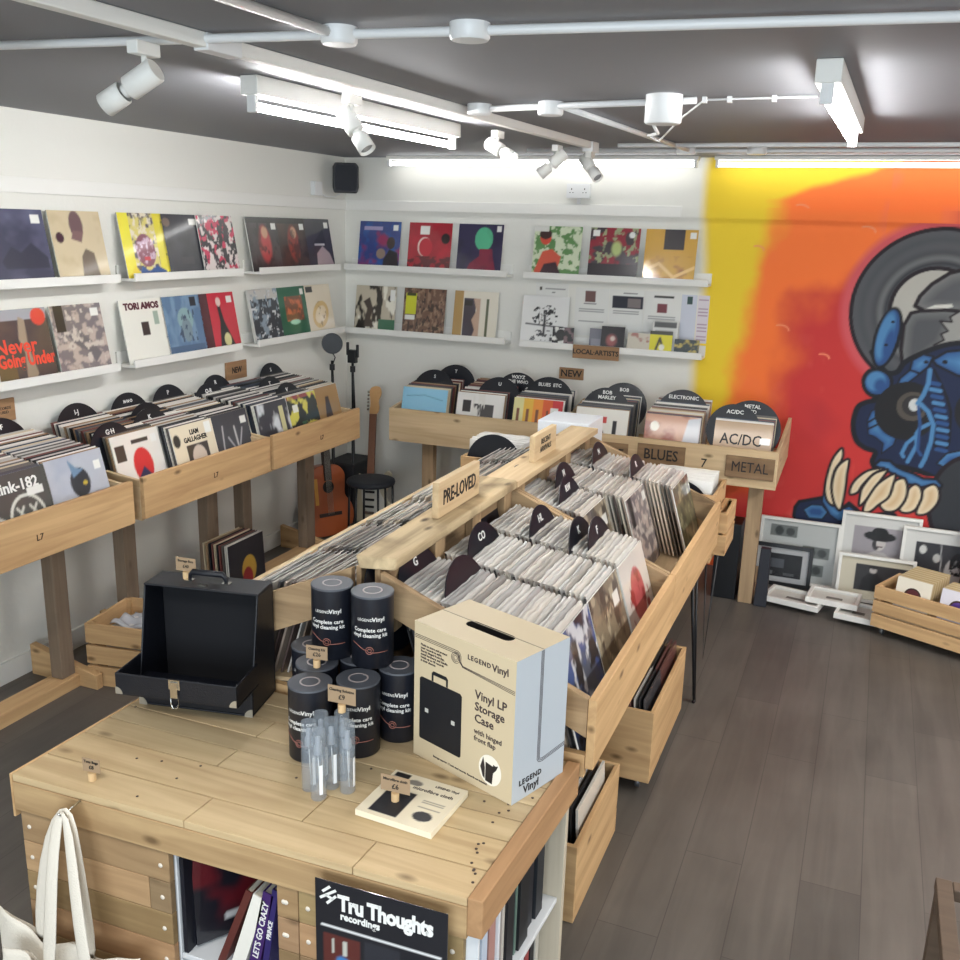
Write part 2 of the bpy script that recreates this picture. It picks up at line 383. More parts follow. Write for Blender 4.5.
cv.ell(rc[0] - .015, rc[1] + .01, .235, .235, OUT); cv.ell(rc[0] - .015, rc[1] + .01, .213, .213, LG)
cv.poly(WP([(915, 306), (920, 296), (932, 284), (950, 273), (975, 267), (1000, 275), (1010, 300), (990, 316), (955, 312), (925, 311)]), S(84, 86, 90), OUT, .022, (S(120, 120, 120), .07))
cv.poly(WP([(925, 309), (935, 305), (952, 304), (953, 307), (940, 310)]), S(206, 206, 198))
cv.poly(WP([(903, 372), (901, 350), (904, 325), (911, 313), (920, 311), (945, 310), (958, 311), (950, 330), (944, 345), (930, 355)]), S(78, 80, 84), OUT, .02, (S(112, 114, 114), .06))
cv.poly(WP([(940, 321), (952, 322), (950, 317), (962, 310), (985, 310), (1000, 340), (985, 352), (950, 350), (934, 345), (944, 340), (941, 334), (948, 331)]), S(150, 150, 146), OUT, .01)
# head
head = [(872, 352), (877, 360), (886, 372), (897, 372), (905, 362), (925, 352), (950, 344), (985, 343), (1020, 352), (1045, 385), (1050, 430), (1030, 470), (1000, 478), (975, 482), (955, 500), (946, 492), (938, 480), (915, 470), (890, 466), (878, 470), (872, 462), (875, 452), (865, 448), (856, 440), (853, 425), (857, 408), (866, 402), (878, 399), (868, 392), (864, 380), (870, 371), (880, 370)]
cv.poly(outline(WP(head), 4), NV, NB, .03)
def bell(u, v, ru, rv, rot):
    c0 = W(u, v); cv.ell(*c0, ru + .02, rv + .02, NB, rot); cv.ell(*c0, ru, rv, B1, rot); cv.ell(c0[0] - .01, c0[1] + .01, ru * .8, rv * .86, B2, rot, soft=.2); cv.ell(c0[0] + ru * .25, c0[1] - rv * .2, ru * .5, rv * .6, B1, rot, soft=.5)
bell(887, 338, .052, .160, -.14); bell(877.5, 383, .066, .066, 0)
for u, v in ((893, 322), (886, 345)): cv.ell(*W(u, v), .01, .008, NB)
cv.poly(WP([(250, 245), (310, 215), (305, 280), (330, 370), (400, 400), (380, 450), (310, 500), (320, 440), (270, 400), (230, 385), (225, 300)], 830, 370, 6), B2, NB, .008, (B1, .05))
cv.stroke(WP([(235, 310), (300, 270)], 830, 370, 6), .012, NB); cv.stroke(WP([(235, 350), (300, 320)], 830, 370, 6), .012, NB)
cv.poly(WP([(400, 100), (420, 50), (480, 0), (520, -20), (530, 30), (470, 75)], 830, 370, 6), B2, NB, .01, (B1, .04))
cv.poly(WP([(480, 0), (495, -60), (560, -95), (620, -80), (590, -20), (540, 20)], 830, 370, 6), B2, NB, .012, (B1, .04))
cv.poly(WP([(615, -60), (700, -110), (800, -120), (900, -90), (950, 20), (860, 60), (760, 30), (640, -30)], 830, 370, 6), B2, NB, .014, (B1, .07))
cv.ell(*W(945, 362), .014, .012, NB); cv.ell(*W(926, 362), .012, .01, NB)
for (u, v, r) in ((906, 411, .17), (984, 412, .15)):                # the record eyes
    c0 = W(u, v); cv.ell(*c0, r, r, S(22, 23, 28)); cv.ell(c0[0] + .03, c0[1] + .03, .085, .085, S(78, 72, 66)); cv.ell(c0[0] + .035, c0[1] + .035, .06, .06, S(44, 42, 44))
    cv.ell(c0[0] + .04, c0[1] + .04, .03, .036, S(200, 204, 204))
cv.poly(WP([(540, 190), (590, 90), (600, -10), (625, 0), (660, 70), (700, 160), (725, 250), (720, 340), (715, 430), (690, 485), (640, 485), (600, 330), (570, 230)], 830, 370, 6), NV, NB, .014)
for i in range(11):
    a = (640 + i * 8 if i < 7 else 690 - (i - 7) * 3, 70 + i * 40)
    cv.stroke(WP([(a[0] - 42, a[1] + 5), (a[0] + 14, a[1] - 4 + 20)], 830, 370, 6), .022, B2 if i % 2 else B1)
cv.stroke(WP([(600, 0), (590, 80), (560, 150), (525, 200), (545, 205), (590, 250), (620, 330), (605, 430), (570, 530), (545, 575)], 830, 370, 6), .024, B2)
cv.stroke(WP([(590, 325), (540, 350), (520, 380), (520, 450), (465, 550)], 830, 370, 6), .022, B2)
cv.stroke(WP([(510, 400), (460, 440), (430, 500), (440, 520)], 830, 370, 6), .02, B2)
cv.stroke(WP([(530, 220), (540, 320), (525, 480), (545, 510)], 830, 370, 6), .016, B1)
cv.poly(WP([(640, 560), (700, 500), (800, 480), (950, 520), (1000, 600), (900, 620), (800, 600), (700, 590)], 830, 370, 6), B1, NB, .01, (B2, .04))
# lower jaw and tongue side
cv.poly(WP([(235, 350), (240, 320), (255, 300), (340, 285), (370, 310), (400, 335), (440, 305), (470, 330), (490, 355), (590, 340), (610, 350), (600, 400), (420, 430), (300, 410), (245, 390)], 730, 420, 3.69), NV, NB, .02)
cv.poly(WP([(272, 330), (300, 312), (340, 315), (360, 340), (340, 365), (290, 360)], 730, 420, 3.69), B1, NB, .008, (B2, .03))
cv.poly(WP([(340, 300), (345, 262), (375, 310), (410, 330), (440, 318), (462, 335), (460, 370), (400, 372), (370, 350)], 730, 420, 3.69), B2, NB, .008, (B1, .03))
CR = S(232, 220, 190); CD = S(206, 172, 128)
def tooth(pts, o, k_): cv.poly(outline(WP(pts, *o, k_), 4), CD, OUT, .016, (CR, .05))
tooth([(355, 290), (350, 240), (375, 150), (413, 103), (415, 142), (385, 190), (375, 250), (385, 310), (372, 312)], (730, 420), 3.69)
tooth([(375, 250), (387, 190), (410, 158), (440, 145), (432, 200), (425, 260), (408, 332), (385, 308)], (730, 420), 3.69)
o6 = (830, 370)
cv.poly(WP([(500, 700), (520, 640), (700, 640), (720, 600), (900, 560), (950, 640), (930, 1000), (640, 990), (660, 800)], *o6, 6), RED)
c0 = W(972, 510); cv.ell(*c0, .24, .33, OUT, .2); cv.ell(*c0, .215, .305, S(44, 48, 54), .2)
cv.poly(WP([(265, 570), (300, 540), (360, 545), (400, 580), (440, 600), (500, 620), (560, 650), (640, 655), (672, 690), (660, 715), (620, 690), (540, 705), (510, 690), (465, 685), (445, 650), (390, 628), (340, 605), (300, 590)], *o6, 6), B2, NB, .016, (B1, .03))
tooth([(120, 745), (125, 700), (160, 650), (230, 602), (325, 588), (260, 625), (195, 690), (165, 735)], o6, 6)
tooth([(175, 815), (182, 740), (200, 695), (260, 625), (330, 598), (345, 605), (290, 680), (225, 770)], o6, 6)
tooth([(415, 835), (450, 780), (470, 715), (510, 685), (545, 710), (550, 770), (510, 840), (450, 858)], o6, 6)
tooth([(515, 855), (550, 770), (560, 715), (620, 685), (655, 720), (650, 790), (600, 850), (550, 870)], o6, 6)
tooth([(300, 800), (330, 775), (365, 735), (385, 670), (445, 650), (465, 710), (450, 780), (400, 840), (340, 850), (305, 825)], o6, 6)
tooth([(200, 850), (205, 810), (225, 770), (290, 680), (390, 622), (375, 700), (350, 765), (290, 810), (240, 850)], o6, 6)
mb = MB(); ny, nx = cv.X.shape
vs = np.stack([cv.X.ravel(), np.full(cv.X.size, YB - .003), cv.Y.ravel()], 1)
idx = np.arange(nx * ny).reshape(ny, nx)
me = bpy.data.meshes.new('mural')
q = np.stack([idx[:-1, :-1].ravel(), idx[:-1, 1:].ravel(), idx[1:, 1:].ravel(), idx[1:, :-1].ravel()], 1)
me.from_pydata(vs, [], q); ca = me.color_attributes.new('Col', 'FLOAT_COLOR', 'POINT')
arr = np.ones((nx * ny, 4), np.float32); arr[:, :3] = cv.flat(); ca.data.foreach_set('color', arr.ravel()); me.materials.append(PAINTED); me.update()
mural = bpy.data.objects.new('mural', me); C.objects.link(mural)
tag(mural, 'yellow, orange and red wall mural of a blue toothed monster with record eyes', 'mural')
# painted stretch of the cover strip in front of the mural
j0 = int(np.argmin(abs(cv.ys - 2.2))); tm = MB()
def strip(u, t):
    x = MX0 + (MX1 - MX0) * u
    return [(x, YB - .004, 2.165), (x, YB - .014, 2.165), (x, YB - .014, 2.232), (x, YB - .004, 2.232)][int(round(t * 3))]
def stripc(u, t): return tuple(cvbg[j0, int(round(u * (nx - 1)))])
tm.grid(strip, 200, 3, 0, stripc, False); struct(tm.build('trim_3', PAINTED, raw=True))

# ------------------------------------------------------------------ wall ledges
def ledge(label, a, b, z, wall):
    """white picture ledge; a..b along the wall"""
    if wall == 'left':
        t = thing('picture_ledge', label, 'shelf', (XL, (a + b) / 2, z), (0, 0, -PI / 2 + PI), None)
    else: t = thing('picture_ledge', label, 'shelf', ((a + b) / 2, YB, z), (0, 0, 0), None)
    h = (b - a) / 2
    part(MB().box(-h, h, -.115, -.001, 0, .014), 'shelf_board', WHITE, t, .002)
    part(MB().box(-h, h, -.127, -.115, 0, .040), 'front_lip', WHITE, t, .002)
    part(MB().box(-h, h, -.014, -.001, .014, .075), 'back_rail', WHITE, t, .002)
    return t
def L_(y0, y1, z, label): return ledge(label, y0, y1, z, 'left')
L_(2.05, 3.66, 1.772, 'white picture ledge on the left wall, upper row, nearest the camera')
L_(3.76, 4.64, 1.772, 'white picture ledge on the left wall, upper row, in the middle under the yellow sleeve')
L_(4.80, 5.72, 1.772, 'white picture ledge on the left wall, upper row, nearest the corner')
L_(2.05, 3.62, 1.352, 'white picture ledge on the left wall, lower row, nearest the camera')
L_(3.72, 4.60, 1.352, 'white picture ledge on left wall, lower row, above the small wooden sign')
L_(4.76, 5.76, 1.352, 'white picture ledge on the left wall, lower row, nearest the corner')
ledge('white picture ledge on the back wall, upper row, left of centre under three sleeves', -3.42, -2.22, 1.768, 'back')
ledge('white picture ledge on the back wall, upper row, beside the mural', -2.11, -.94, 1.768, 'back')
ledge('white picture ledge on the back wall, lower row, above the corner guitar', -3.42, -2.22, 1.336, 'back')
ledge('white picture ledge on the back wall, lower row, holding the compact discs', -2.12, -.94, 1.332, 'back')

# ------------------------------------------------------------------ printed sleeves
NG = 52
def sleeve_mesh(name, c, w=.315, h=.315, t=.005, edge=(.75, .74, .7)):
    n = int(round(math.sqrt(len(c.flat()))))
    m = MB(); m.box(-w / 2, w / 2, -t, 0, 0, h, 0, edge)
    fl = c.flat(); nx = len(c.xs); ny = len(c.ys)
    v = [(-w / 2 + w * i / (nx - 1), -t - .0004, h * j / (ny - 1)) for j in range(ny) for i in range(nx)]
    f = [(j * nx + i, j * nx + i + 1, (j + 1) * nx + i + 1, (j + 1) * nx + i) for j in range(ny - 1) for i in range(nx - 1)]
    m.add(v, f, 0, [tuple(x) for x in fl])
    return m.mesh(name, [PRINT])
def cvs(bg, n=NG): return Canvas(0, 1, 0, 1, n, n, S(*bg))
def sticker(c, x=.78, y=.82, w=.15, h=.12, col=(235, 235, 230)):
    return c.rect(x, y, x + w, y + h, S(*col))
def A_navy():
    c = cvs((52, 54, 78)); c.blot(S(92, 94, 122), .4, .3, 1, .4, .8); c.poly([(.15, .3), (.35, .5), (.5, .42), (.7, .55), (.95, .35), (.95, .2), (.2, .2)], S(40, 42, 62)); c.ell(.06, .78, .05, .05, S(10, 10, 14)); return sticker(c)
def A_cream():
    c = cvs((206, 190, 158)); c.blot(S(186, 166, 130), .3, .3, 2, .4, .8); c.ell(.5, .8, .13, .2, S(110, 84, 88)); c.poly([(.42, .72), (.36, .6), (.55, .55), (.62, .7)], S(128, 98, 98)); c.poly([(.45, .0), (.5, .35), (.6, .46), (.75, .4), (.8, .05), (.8, 0)], S(112, 98, 84)); c.ell(.15, .62, .075, .075, S(64, 24, 44)); return c
def A_yellowface():
    c = cvs((220, 206, 120)); c.blot(S(90, 80, 92), .08, .08, 3, .45, .6); c.blot(S(230, 220, 200), .07, .07, 33, .55, .7); c.rect(0, 0, .22, 1, S(236, 224, 70)); c.rect(.8, 0, 1, 1, S(232, 218, 60)); c.ell(.5, .42, .22, .26, S(134, 76, 92)); c.blot(S(200, 170, 190), .06, .06, 5, .55, .7, mask=((c.X - .5) ** 2 + (c.Y - .42) ** 2 < .06)); c.rect(.44, .26, .58, .32, S(200, 60, 70)); c.poly([(.25, 0), (.35, .18), (.5, .1), (.7, .18), (.9, .1), (.95, 0)], S(50, 88, 150)); c.poly([(.0, 0), (.2, .2), (.35, 0)], S(238, 214, 60)); return c
def A_blackplain():
    c = cvs((48, 48, 56)); c.blot(S(62, 62, 70), .3, .3, 4, .4, .8); c.ell(.14, .87, .09, .07, S(124, 104, 92)); c.rect(.36, .18, .7, .3, S(64, 62, 68)); return sticker(c, .72, .84, .22, .1)
def A_redcollage():
    c = cvs((220, 206, 204)); c.blot(S(30, 24, 30), .11, .12, 6, .5, .56); c.blot(S(200, 44, 84), .13, .12, 8, .55, .6); c.blot(S(40, 26, 40), .08, .1, 9, .58, .62); return c
def A_figure(bg, fig, seed, dark=(30, 26, 26), sticky=True):
    c = cvs(bg); c.blot(S(*dark), .35, .35, seed, .35, .8, k=.7); c.ell(.52, .5, .2, .34, S(*fig), soft=.25); c.ell(.55, .72, .1, .11, S(206, 160, 130), soft=.2); c.blot(S(*dark), .12, .14, seed + 3, .55, .7, k=.7); c.rect(0, .9, 1, 1, S(*dark))
    return sticker(c, .8, .78) if sticky else c
def A_greypink():
    c = cvs((58, 56, 64)); c.poly([(.3, 0), (.35, .3), (.6, .45), (.85, .3), (1, 0)], S(178, 158, 160)); c.poly([(.25, .5), (.7, .8), (.75, .5)], S(38, 38, 44)); c.rect(.3, .47, .7, .5, S(200, 200, 200)); return sticker(c)
def A_going():
    c = cvs((78, 72, 64)); c.blot(S(56, 56, 62), .5, .3, 8, .4, .8); c.rect(0, .85, 1, 1, S(150, 156, 166)); c.rect(.0, .0, .3, .3, S(104, 88, 54)); c.poly([(.45, 0), (.5, .4), (.44, .6), (.5, .9), (.6, .85), (.58, .5), (.66, .1), (.6, 0)], S(150, 138, 118)); c.ell(.85, .88, .13, .12, S(206, 62, 50)); return c
def A_map():
    c = cvs((184, 168, 160)); c.blot(S(120, 112, 116), .12, .1, 12, .42, .56); c.poly([(.25, .55), (.45, .62), (.7, .45), (.85, .25), (.7, .12), (.6, .3), (.4, .4)], S(104, 98, 104)); c.blot(S(200, 190, 182), .1, .1, 14, .6, .7); c.rect(.06, .62, .24, 1, S(34, 32, 34)); return sticker(c)
def A_tori():
    c = cvs((234, 232, 222)); c.rect(.42, .42, .6, .64, S(58, 46, 46)); c.rect(.74, .58, .86, .8, S(160, 176, 160)); return c
def A_bluehead():
    c = cvs((88, 118, 152)); c.blot(S(118, 148, 178), .15, .3, 16, .45, .7); c.ell(.55, .6, .2, .2, S(136, 168, 172)); c.ell(.55, .42, .13, .2, S(120, 140, 150)); c.blot(S(56, 74, 98), .06, .09, 18, .55, .65, mask=((abs(c.X - .55) < .25) & (abs(c.Y - .5) < .28))); c.rect(.05, .02, .95, .16, S(70, 96, 128)); c.rect(.74, .82, .9, .97, S(24, 26, 40)); return c
def A_redblack():
    c = cvs((198, 40, 60)); c.rect(0, 0, .25, 1, S(78, 26, 36)); c.poly([(.4, 0), (.5, .5), (.48, .78), (.56, .8), (.62, .5), (.86, 0)], S(22, 18, 22)); c.ell(.53, .84, .07, .08, S(222, 200, 190)); c.ell(.64, .16, .1, .12, S(214, 208, 150)); return sticker(c)
def A_crowd():
    c = cvs((46, 52, 62)); c.rect(0, .82, 1, 1, S(196, 194, 188)); c.blot(S(140, 156, 170), .1, .12, 21, .55, .68); c.blot(S(206, 210, 214), .07, .08, 22, .66, .7); c.rect(0, 0, .06, 1, S(200, 200, 196)); return c
def A_green():
    c = cvs((28, 96, 70)); c.rect(.2, .32, .85, .82, S(120, 74, 52)); c.blot(S(206, 110, 70), .12, .1, 23, .5, .65, mask=((abs(c.X - .52) < .3) & (abs(c.Y - .57) < .24))); c.ell(.5, .3, .18, .05, S(170, 220, 200)); return sticker(c, .82, .84, .12)
def A_creamgold():
    c = cvs((226, 214, 192)); c.ell(.5, .38, .34, .26, S(206, 172, 110), .5); c.ell(.5, .38, .24, .16, S(226, 208, 176), .5); c.blot(S(150, 120, 70), .1, .1, 24, .6, .7, mask=(((c.X - .5) ** 2 + (c.Y - .38) ** 2) < .08)); c.rect(.05, .86, .3, .97, S(30, 26, 26)); return c
def A_jazz():
    c = cvs((48, 66, 130)); c.blot(S(150, 40, 90), .3, .3, 25, .5, .7); c.blot(S(34, 90, 160), .2, .3, 26, .5, .7); c.ell(.78, .55, .1, .13, S(52, 38, 34)); c.poly([(.6, 0), (.62, .2), (.75, .42), (.95, .35), (1, 0)], S(44, 40, 46)); c.ell(.55, .32, .11, .11, S(150, 130, 116)); c.rect(.1, .82, .55, .9, S(160, 150, 190)); return sticker(c, .82, .82, .12)
def A_redmoon():
    c = cvs((186, 34, 54)); c.blot(S(160, 26, 44), .3, .3, 27, .4, .7); c.ell(.38, .5, .16, .2, S(232, 210, 200), r_in=.0); c.ell(.41, .49, .155, .19, S(190, 36, 54)); c.blot(S(90, 18, 30), .12, .1, 28, .45, .55, mask=(c.Y < .3)); c.ell(.86, .68, .1, .11, S(28, 16, 20)); return sticker(c, .26, .76, .22, .18)
def A_greenhead():
    c = cvs((50, 44, 78)); c.ell(.58, .7, .2, .24, S(86, 182, 140)); c.poly([(.5, .5), (.78, .5), (.8, .35), (.9, .0), (.2, 0), (.3, .2), (.5, .35)], S(128, 34, 60)); c.blot(S(30, 28, 50), .3, .3, 30, .5, .8, k=.6); return sticker(c, .85, .85, .1)
def A_photo():
    c = cvs((190, 180, 160)); c.blot(S(40, 34, 30), .12, .35, 31, .48, .56); c.blot(S(232, 228, 214), .12, .3, 32, .6, .68); c.poly([(.25, .1), (.3, .5), (.2, .65), (.35, .75), (.45, .5), (.4, .3), (.5, .1)], S(54, 40, 34)); c.rect(.6, 0, 1, .28, S(56, 110, 84)); return sticker(c, .86, .7, .12, .24)
def A_weave():
    c = cvs((112, 84, 68)); c.blot(S(150, 122, 100), .045, .08, 34, .5, .6); c.blot(S(66, 50, 42), .05, .08, 35, .55, .62); c.rect(.05, .45, .3, .9, S(206, 210, 40)); c.rect(.07, .84, .28, .9, S(60, 70, 20)); c.rect(.05, .32, .28, .42, S(226, 226, 220)); return c
def A_bars():
    c = cvs((222, 216, 200)); c.rect(0, 0, .2, 1, S(176, 142, 88)); c.rect(.22, 0, .5, .85, S(56, 48, 66)); c.poly([(.44, 0), (.5, .2), (.42, .4), (.52, .6), (.44, .85), (.6, .85), (.6, 0)], S(190, 160, 140)); c.rect(.74, 0, .8, .86, S(90, 96, 70)); c.rect(.25, .7, .42, .82, S(22, 22, 30)); return c
def A_greenred():
    c = cvs((206, 216, 186)); c.blot(S(96, 140, 82), .1, .1, 37, .48, .56); c.ell(.25, .78, .12, .15, S(206, 74, 54)); c.ell(.24, .84, .13, .1, S(60, 36, 34)); c.poly([(.05, .1), (.2, .5), (.4, .55), (.6, .4), (.5, .0), (.1, 0)], S(206, 86, 64)); c.poly([(.15, .0), (.25, .25), (.5, .3), (.65, 0)], S(60, 36, 46)); c.rect(.0, .9, .3, 1, S(214, 214, 208)); return c
def A_darkfloral():
    c = cvs((62, 52, 58)); c.blot(S(140, 34, 50), .2, .2, 39, .5, .62); c.blot(S(150, 160, 120), .1, .1, 40, .6, .66); c.ell(.55, .6, .1, .14, S(176, 190, 120), soft=.4); c.rect(0, 0, 1, .3, S(40, 32, 38)); c.ell(.84, .87, .06, .06, S(230, 230, 226)); return sticker(c, .04, .84)
def A_gold():
    c = cvs((206, 160, 64)); c.blot(S(150, 92, 48), .25, .2, 42, .45, .7, mask=(c.Y < .5)); c.stroke([(0, .2), (.3, .35), (.6, .1), (1, .3)], .06, S(236, 200, 130)); c.rect(.36, .62, .76, 1, S(50, 46, 50)); return sticker(c, .86, .84, .12)
def A_tree():
    c = cvs((224, 224, 222)); c.blot(S(40, 40, 44), .05, .05, 43, .52, .6, mask=((c.X - .5) ** 2 / .08 + (c.Y - .6) ** 2 / .05 < 1)); c.stroke([(.5, .2), (.5, .6)], .05, S(50, 50, 54)); c.stroke([(.1, .42), (.9, .38)], .03, S(50, 50, 54)); c.blot(S(60, 60, 64), .06, .05, 44, .56, .62, mask=((abs(c.X - .5) < .3) & (c.Y < .3) & (c.Y > .08))); return c
def A_white_red():
    c = cvs((232, 228, 220)); c.ell(.55, .5, .2, .26, S(206, 50, 54)); c.poly([(.4, .0), (.42, .35), (.55, .48), (.7, .3), (.85, .3), (.9, .05), (.85, 0)], S(46, 54, 92)); c.rect(.05, .62, .25, .86, S(60, 58, 48)); c.rect(.4, .84, .75, .9, S(50, 50, 50)); return sticker(c, .82, .8, .12)
def A_liam():
    c = cvs((226, 214, 190)); c.rect(.28, 0, .8, .68, S(58, 50, 50)); c.ell(.55, .45, .17, .2, S(206, 190, 176)); c.rect(.35, .0, .75, .24, S(38, 34, 36)); c.ell(.1, .78, .08, .1, S(28, 26, 28)); c.rect(.8, .8, .95, .98, S(236, 236, 232)); return c
def A_darktext():
    c = cvs((58, 60, 68)); c.stroke([(.2, .2), (.3, .8)], .03, S(180, 180, 184)); c.stroke([(.4, .6), (.6, .3), (.8, .7)], .03, S(170, 170, 176)); c.stroke([(.6, .75), (.62, .3)], .04, S(190, 190, 190)); return sticker(c, .8, .78, .15)
def A_shiny():
    c = cvs((52, 52, 62)); c.blot(S(210, 214, 220), .2, .3, 47, .55, .7); c.rect(.72, .0, .85, .9, S(206, 200, 150)); return c
def A_greenyellow():
    c = cvs((40, 44, 42)); c.rect(0, .93, 1, 1, S(150, 70, 74)); c.blot(S(214, 206, 90), .2, .2, 48, .58, .66); c.blot(S(60, 110, 84), .2, .15, 50, .5, .62, mask=(c.Y < .5)); return sticker(c, .14, .7, .18, .14)
def A_tan():
    c = cvs((166, 130, 84)); c.poly([(.3, 0), (.5, .8), (.62, .8), (.7, 0)], S(70, 56, 52)); return c
def A_smile():
    c = cvs((74, 76, 72)); c.ell(.6, .42, .28, .3, S(214, 216, 206)); c.ell(.6, .42, .24, .26, S(74, 76, 72)); 
    for x in (.5, .7): c.stroke([(x - .05, .42), (x + .05, .56)], .03, S(214, 216, 206)); c.stroke([(x + .05, .42), (x - .05, .56)], .03, S(214, 216, 206))
    c.stroke([(.45, .32), (.6, .26), (.75, .32)], .03, S(214, 216, 206)); c.stroke([(.15, .5), (.3, .4), (.12, .3)], .05, S(206, 208, 200)); return sticker(c, .66, .68, .26, .1)
def A_bluefig():
    c = cvs((184, 188, 198)); c.blot(S(166, 172, 190), .3, .3, 52, .4, .8); c.ell(.52, .62, .17, .2, S(48, 52, 58)); c.poly([(.42, .7), (.38, .95), (.5, .82), (.62, .78)], S(110, 140, 170)); c.poly([(.3, 0), (.4, .4), (.6, .45), (.78, 0)], S(120, 118, 120)); c.blot(S(40, 44, 50), .06, .09, 53, .55, .6, mask=((abs(c.X - .54) < .22) & (c.Y < .45))); c.ell(.6, .6, .04, .03, S(206, 180, 60)); return sticker(c, .82, .74, .12)
def A_sky():
    c = cvs((138, 194, 222)); c.rect(.8, .42, .9, .52, S(40, 60, 84)); c.stroke([(.1, .82), (.5, .86), (.9, .78)], .015, S(90, 140, 170)); return c
def A_bw():
    c = cvs((228, 226, 222)); c.rect(.12, .62, .3, .86, S(40, 38, 40)); c.rect(.34, .3, .8, .8, S(60, 56, 58)); c.blot(S(222, 220, 214), .06, .3, 55, .5, .56, mask=((c.X > .3) & (c.X < .6))); c.rect(.04, .1, .94, .16, S(90, 88, 88)); return c
def A_stripes():
    c = cvs((216, 206, 140))
    for i, cc in enumerate(((216, 210, 150), (226, 180, 60), (232, 146, 50), (222, 96, 46), (206, 52, 60))): c.rect(i * .2, 0, i * .2 + .2, 1, S(*cc)); c.rect(i * .2 + .07, .1, i * .2 + .12, .8, S(120, 70, 40))
    return sticker(c, .76, .74, .16)
def A_reggae():
    c = cvs((232, 230, 222)); c.rect(.05, .74, .25, .86, S(70, 130, 80)); c.rect(.28, .74, .42, .86, S(206, 180, 70)); c.rect(.45, .74, .6, .86, S(196, 60, 56)); c.ell(.36, .55, .2, .1, S(74, 62, 60)); c.poly([(0, .0), (.1, .35), (.3, .45), (.5, .35), (.6, 0)], S(72, 58, 54)); c.rect(.72, 0, .8, .8, S(30, 26, 30)); return c
def A_face():
    c = cvs((196, 148, 122)); c.blot(S(150, 84, 66), .25, .2, 60, .4, .65); c.ell(.18, .78, .08, .09, S(226, 220, 206)); c.poly([(.6, 0), (.78, .95), (1, 1), (1, 0)], S(196, 198, 204)); c.ell(.55, .2, .2, .15, S(60, 34, 32)); return c
def A_kraft():
    c = cvs((176, 146, 112)); c.poly([(.3, .12), (.5, .2), (.75, .2), (.8, .1), (.4, .05)], S(70, 58, 48)); return sticker(c, .8, .64, .18, .12)
def A_bluesea():
    c = cvs((84, 92, 110)); c.blot(S(60, 84, 140), .2, .3, 62, .45, .6); c.blot(S(206, 208, 214), .1, .14, 63, .6, .68); c.blot(S(36, 36, 42), .15, .2, 64, .55, .62); return c
def A_brownm():
    c = cvs((132, 120, 100)); c.blot(S(76, 66, 58), .15, .2, 66, .45, .6); c.blot(S(176, 164, 140), .1, .12, 67, .58, .66); return sticker(c, .7, .7, .2, .14)
def A_redcreature():
    c = cvs((218, 210, 202)); c.ell(.5, .55, .25, .3, S(190, 84, 90)); c.blot(S(150, 34, 44), .1, .12, 69, .5, .6, mask=((c.X - .5) ** 2 + (c.Y - .45) ** 2 < .14)); return c
def A_olive():
    c = cvs((104, 104, 78)); c.blot(S(64, 66, 52), .12, .15, 71, .45, .6); c.blot(S(150, 146, 118), .1, .1, 72, .6, .68); return c
def put(name, mesh, label, cat, loc, rz, lean, group=None):
    o = bpy.data.objects.new(name, mesh); C.objects.link(o); o.location = loc; o.rotation_euler = (-lean, 0, rz); tag(o, label, cat, group); return o
def onleft(fn, y0, y1, z, label, txt=None):
    wd = y1 - y0
    me = sleeve_mesh('record_sleeve', fn(), w=.312)
    ln = math.asin(.055 / .315)
    return put('record_sleeve', me, label, 'record', (-3.398, (y0 + y1) / 2, z), PI / 2, ln)
ZU, ZL = 1.772 + .0143, 1.352 + .0143
onleft(lambda: A_figure((60, 60, 66), (90, 80, 80), 70), 2.60, 2.89, ZU, 'dark grey record sleeve at the left photo edge, beside the navy one')
o = onleft(A_navy, 2.99, 3.30, ZU, 'glossy navy blue record sleeve on the left wall upper ledge, nearest the camera')
onleft(A_cream, 3.33, 3.64, ZU, 'cream record sleeve with a brown figure and round dark sticker, left wall upper ledge')
onleft(A_yellowface, 3.78, 4.05, ZU, 'yellow record sleeve with a crowded drawn face, left wall upper ledge')
onleft(A_blackplain, 4.07, 4.36, ZU, 'plain black record sleeve between the yellow sleeve and the red and white collage sleeve')
onleft(A_redcollage, 4.34, 4.64, ZU, 'red, white and black collage record sleeve, left wall upper ledge').location.x -= -.012
onleft(lambda: A_figure((70, 62, 62), (190, 70, 70), 74), 4.80, 5.09, ZU, 'grey record sleeve with a seated figure in red, leftmost on the corner upper ledge')
onleft(lambda: A_figure((78, 56, 46), (150, 60, 48), 79), 5.11, 5.40, ZU, 'dark brown record sleeve with reddish figures, middle of the corner upper ledge')
onleft(A_greypink, 5.42, 5.70, ZU, 'charcoal record sleeve with a pale pink shape, nearest the corner on the upper ledge')
onleft(lambda: A_figure((90, 88, 84), (120, 110, 100), 81), 2.63, 2.93, ZL, 'grey record sleeve cut by the left edge of the photo on the lower ledge')
o = onleft(A_going, 2.96, 3.27, ZL, 'dark record sleeve with large orange lettering, left wall lower ledge')
REDT = mat('orange_red_lettering', S(226, 74, 50), .5)
text('Never', .088, REDT, o, T((-.155, -.0062, .155)) @ FRONT, .002, align='LEFT')
text('Going Under', .078, REDT, o, T((-.150, -.0062, .095)) @ FRONT, .003, align='LEFT', sx=.74)
onleft(A_map, 3.30, 3.60, ZL, 'grey-brown record sleeve with a dark branching drawing and black strip, lower ledge')
o = onleft(A_tori, 3.74, 4.03, ZL, 'white record sleeve with dark lettering across the top, left wall lower ledge')
MAR = mat('maroon_lettering', S(84, 34, 46), .5)
text('TORI AMOS', .045, MAR, o, T((0, -.0062, .28)) @ FRONT, .0025, sx=1.05)
onleft(A_bluehead, 4.04, 4.33, ZL, 'blue record sleeve with a pale sketched head, left wall lower ledge')
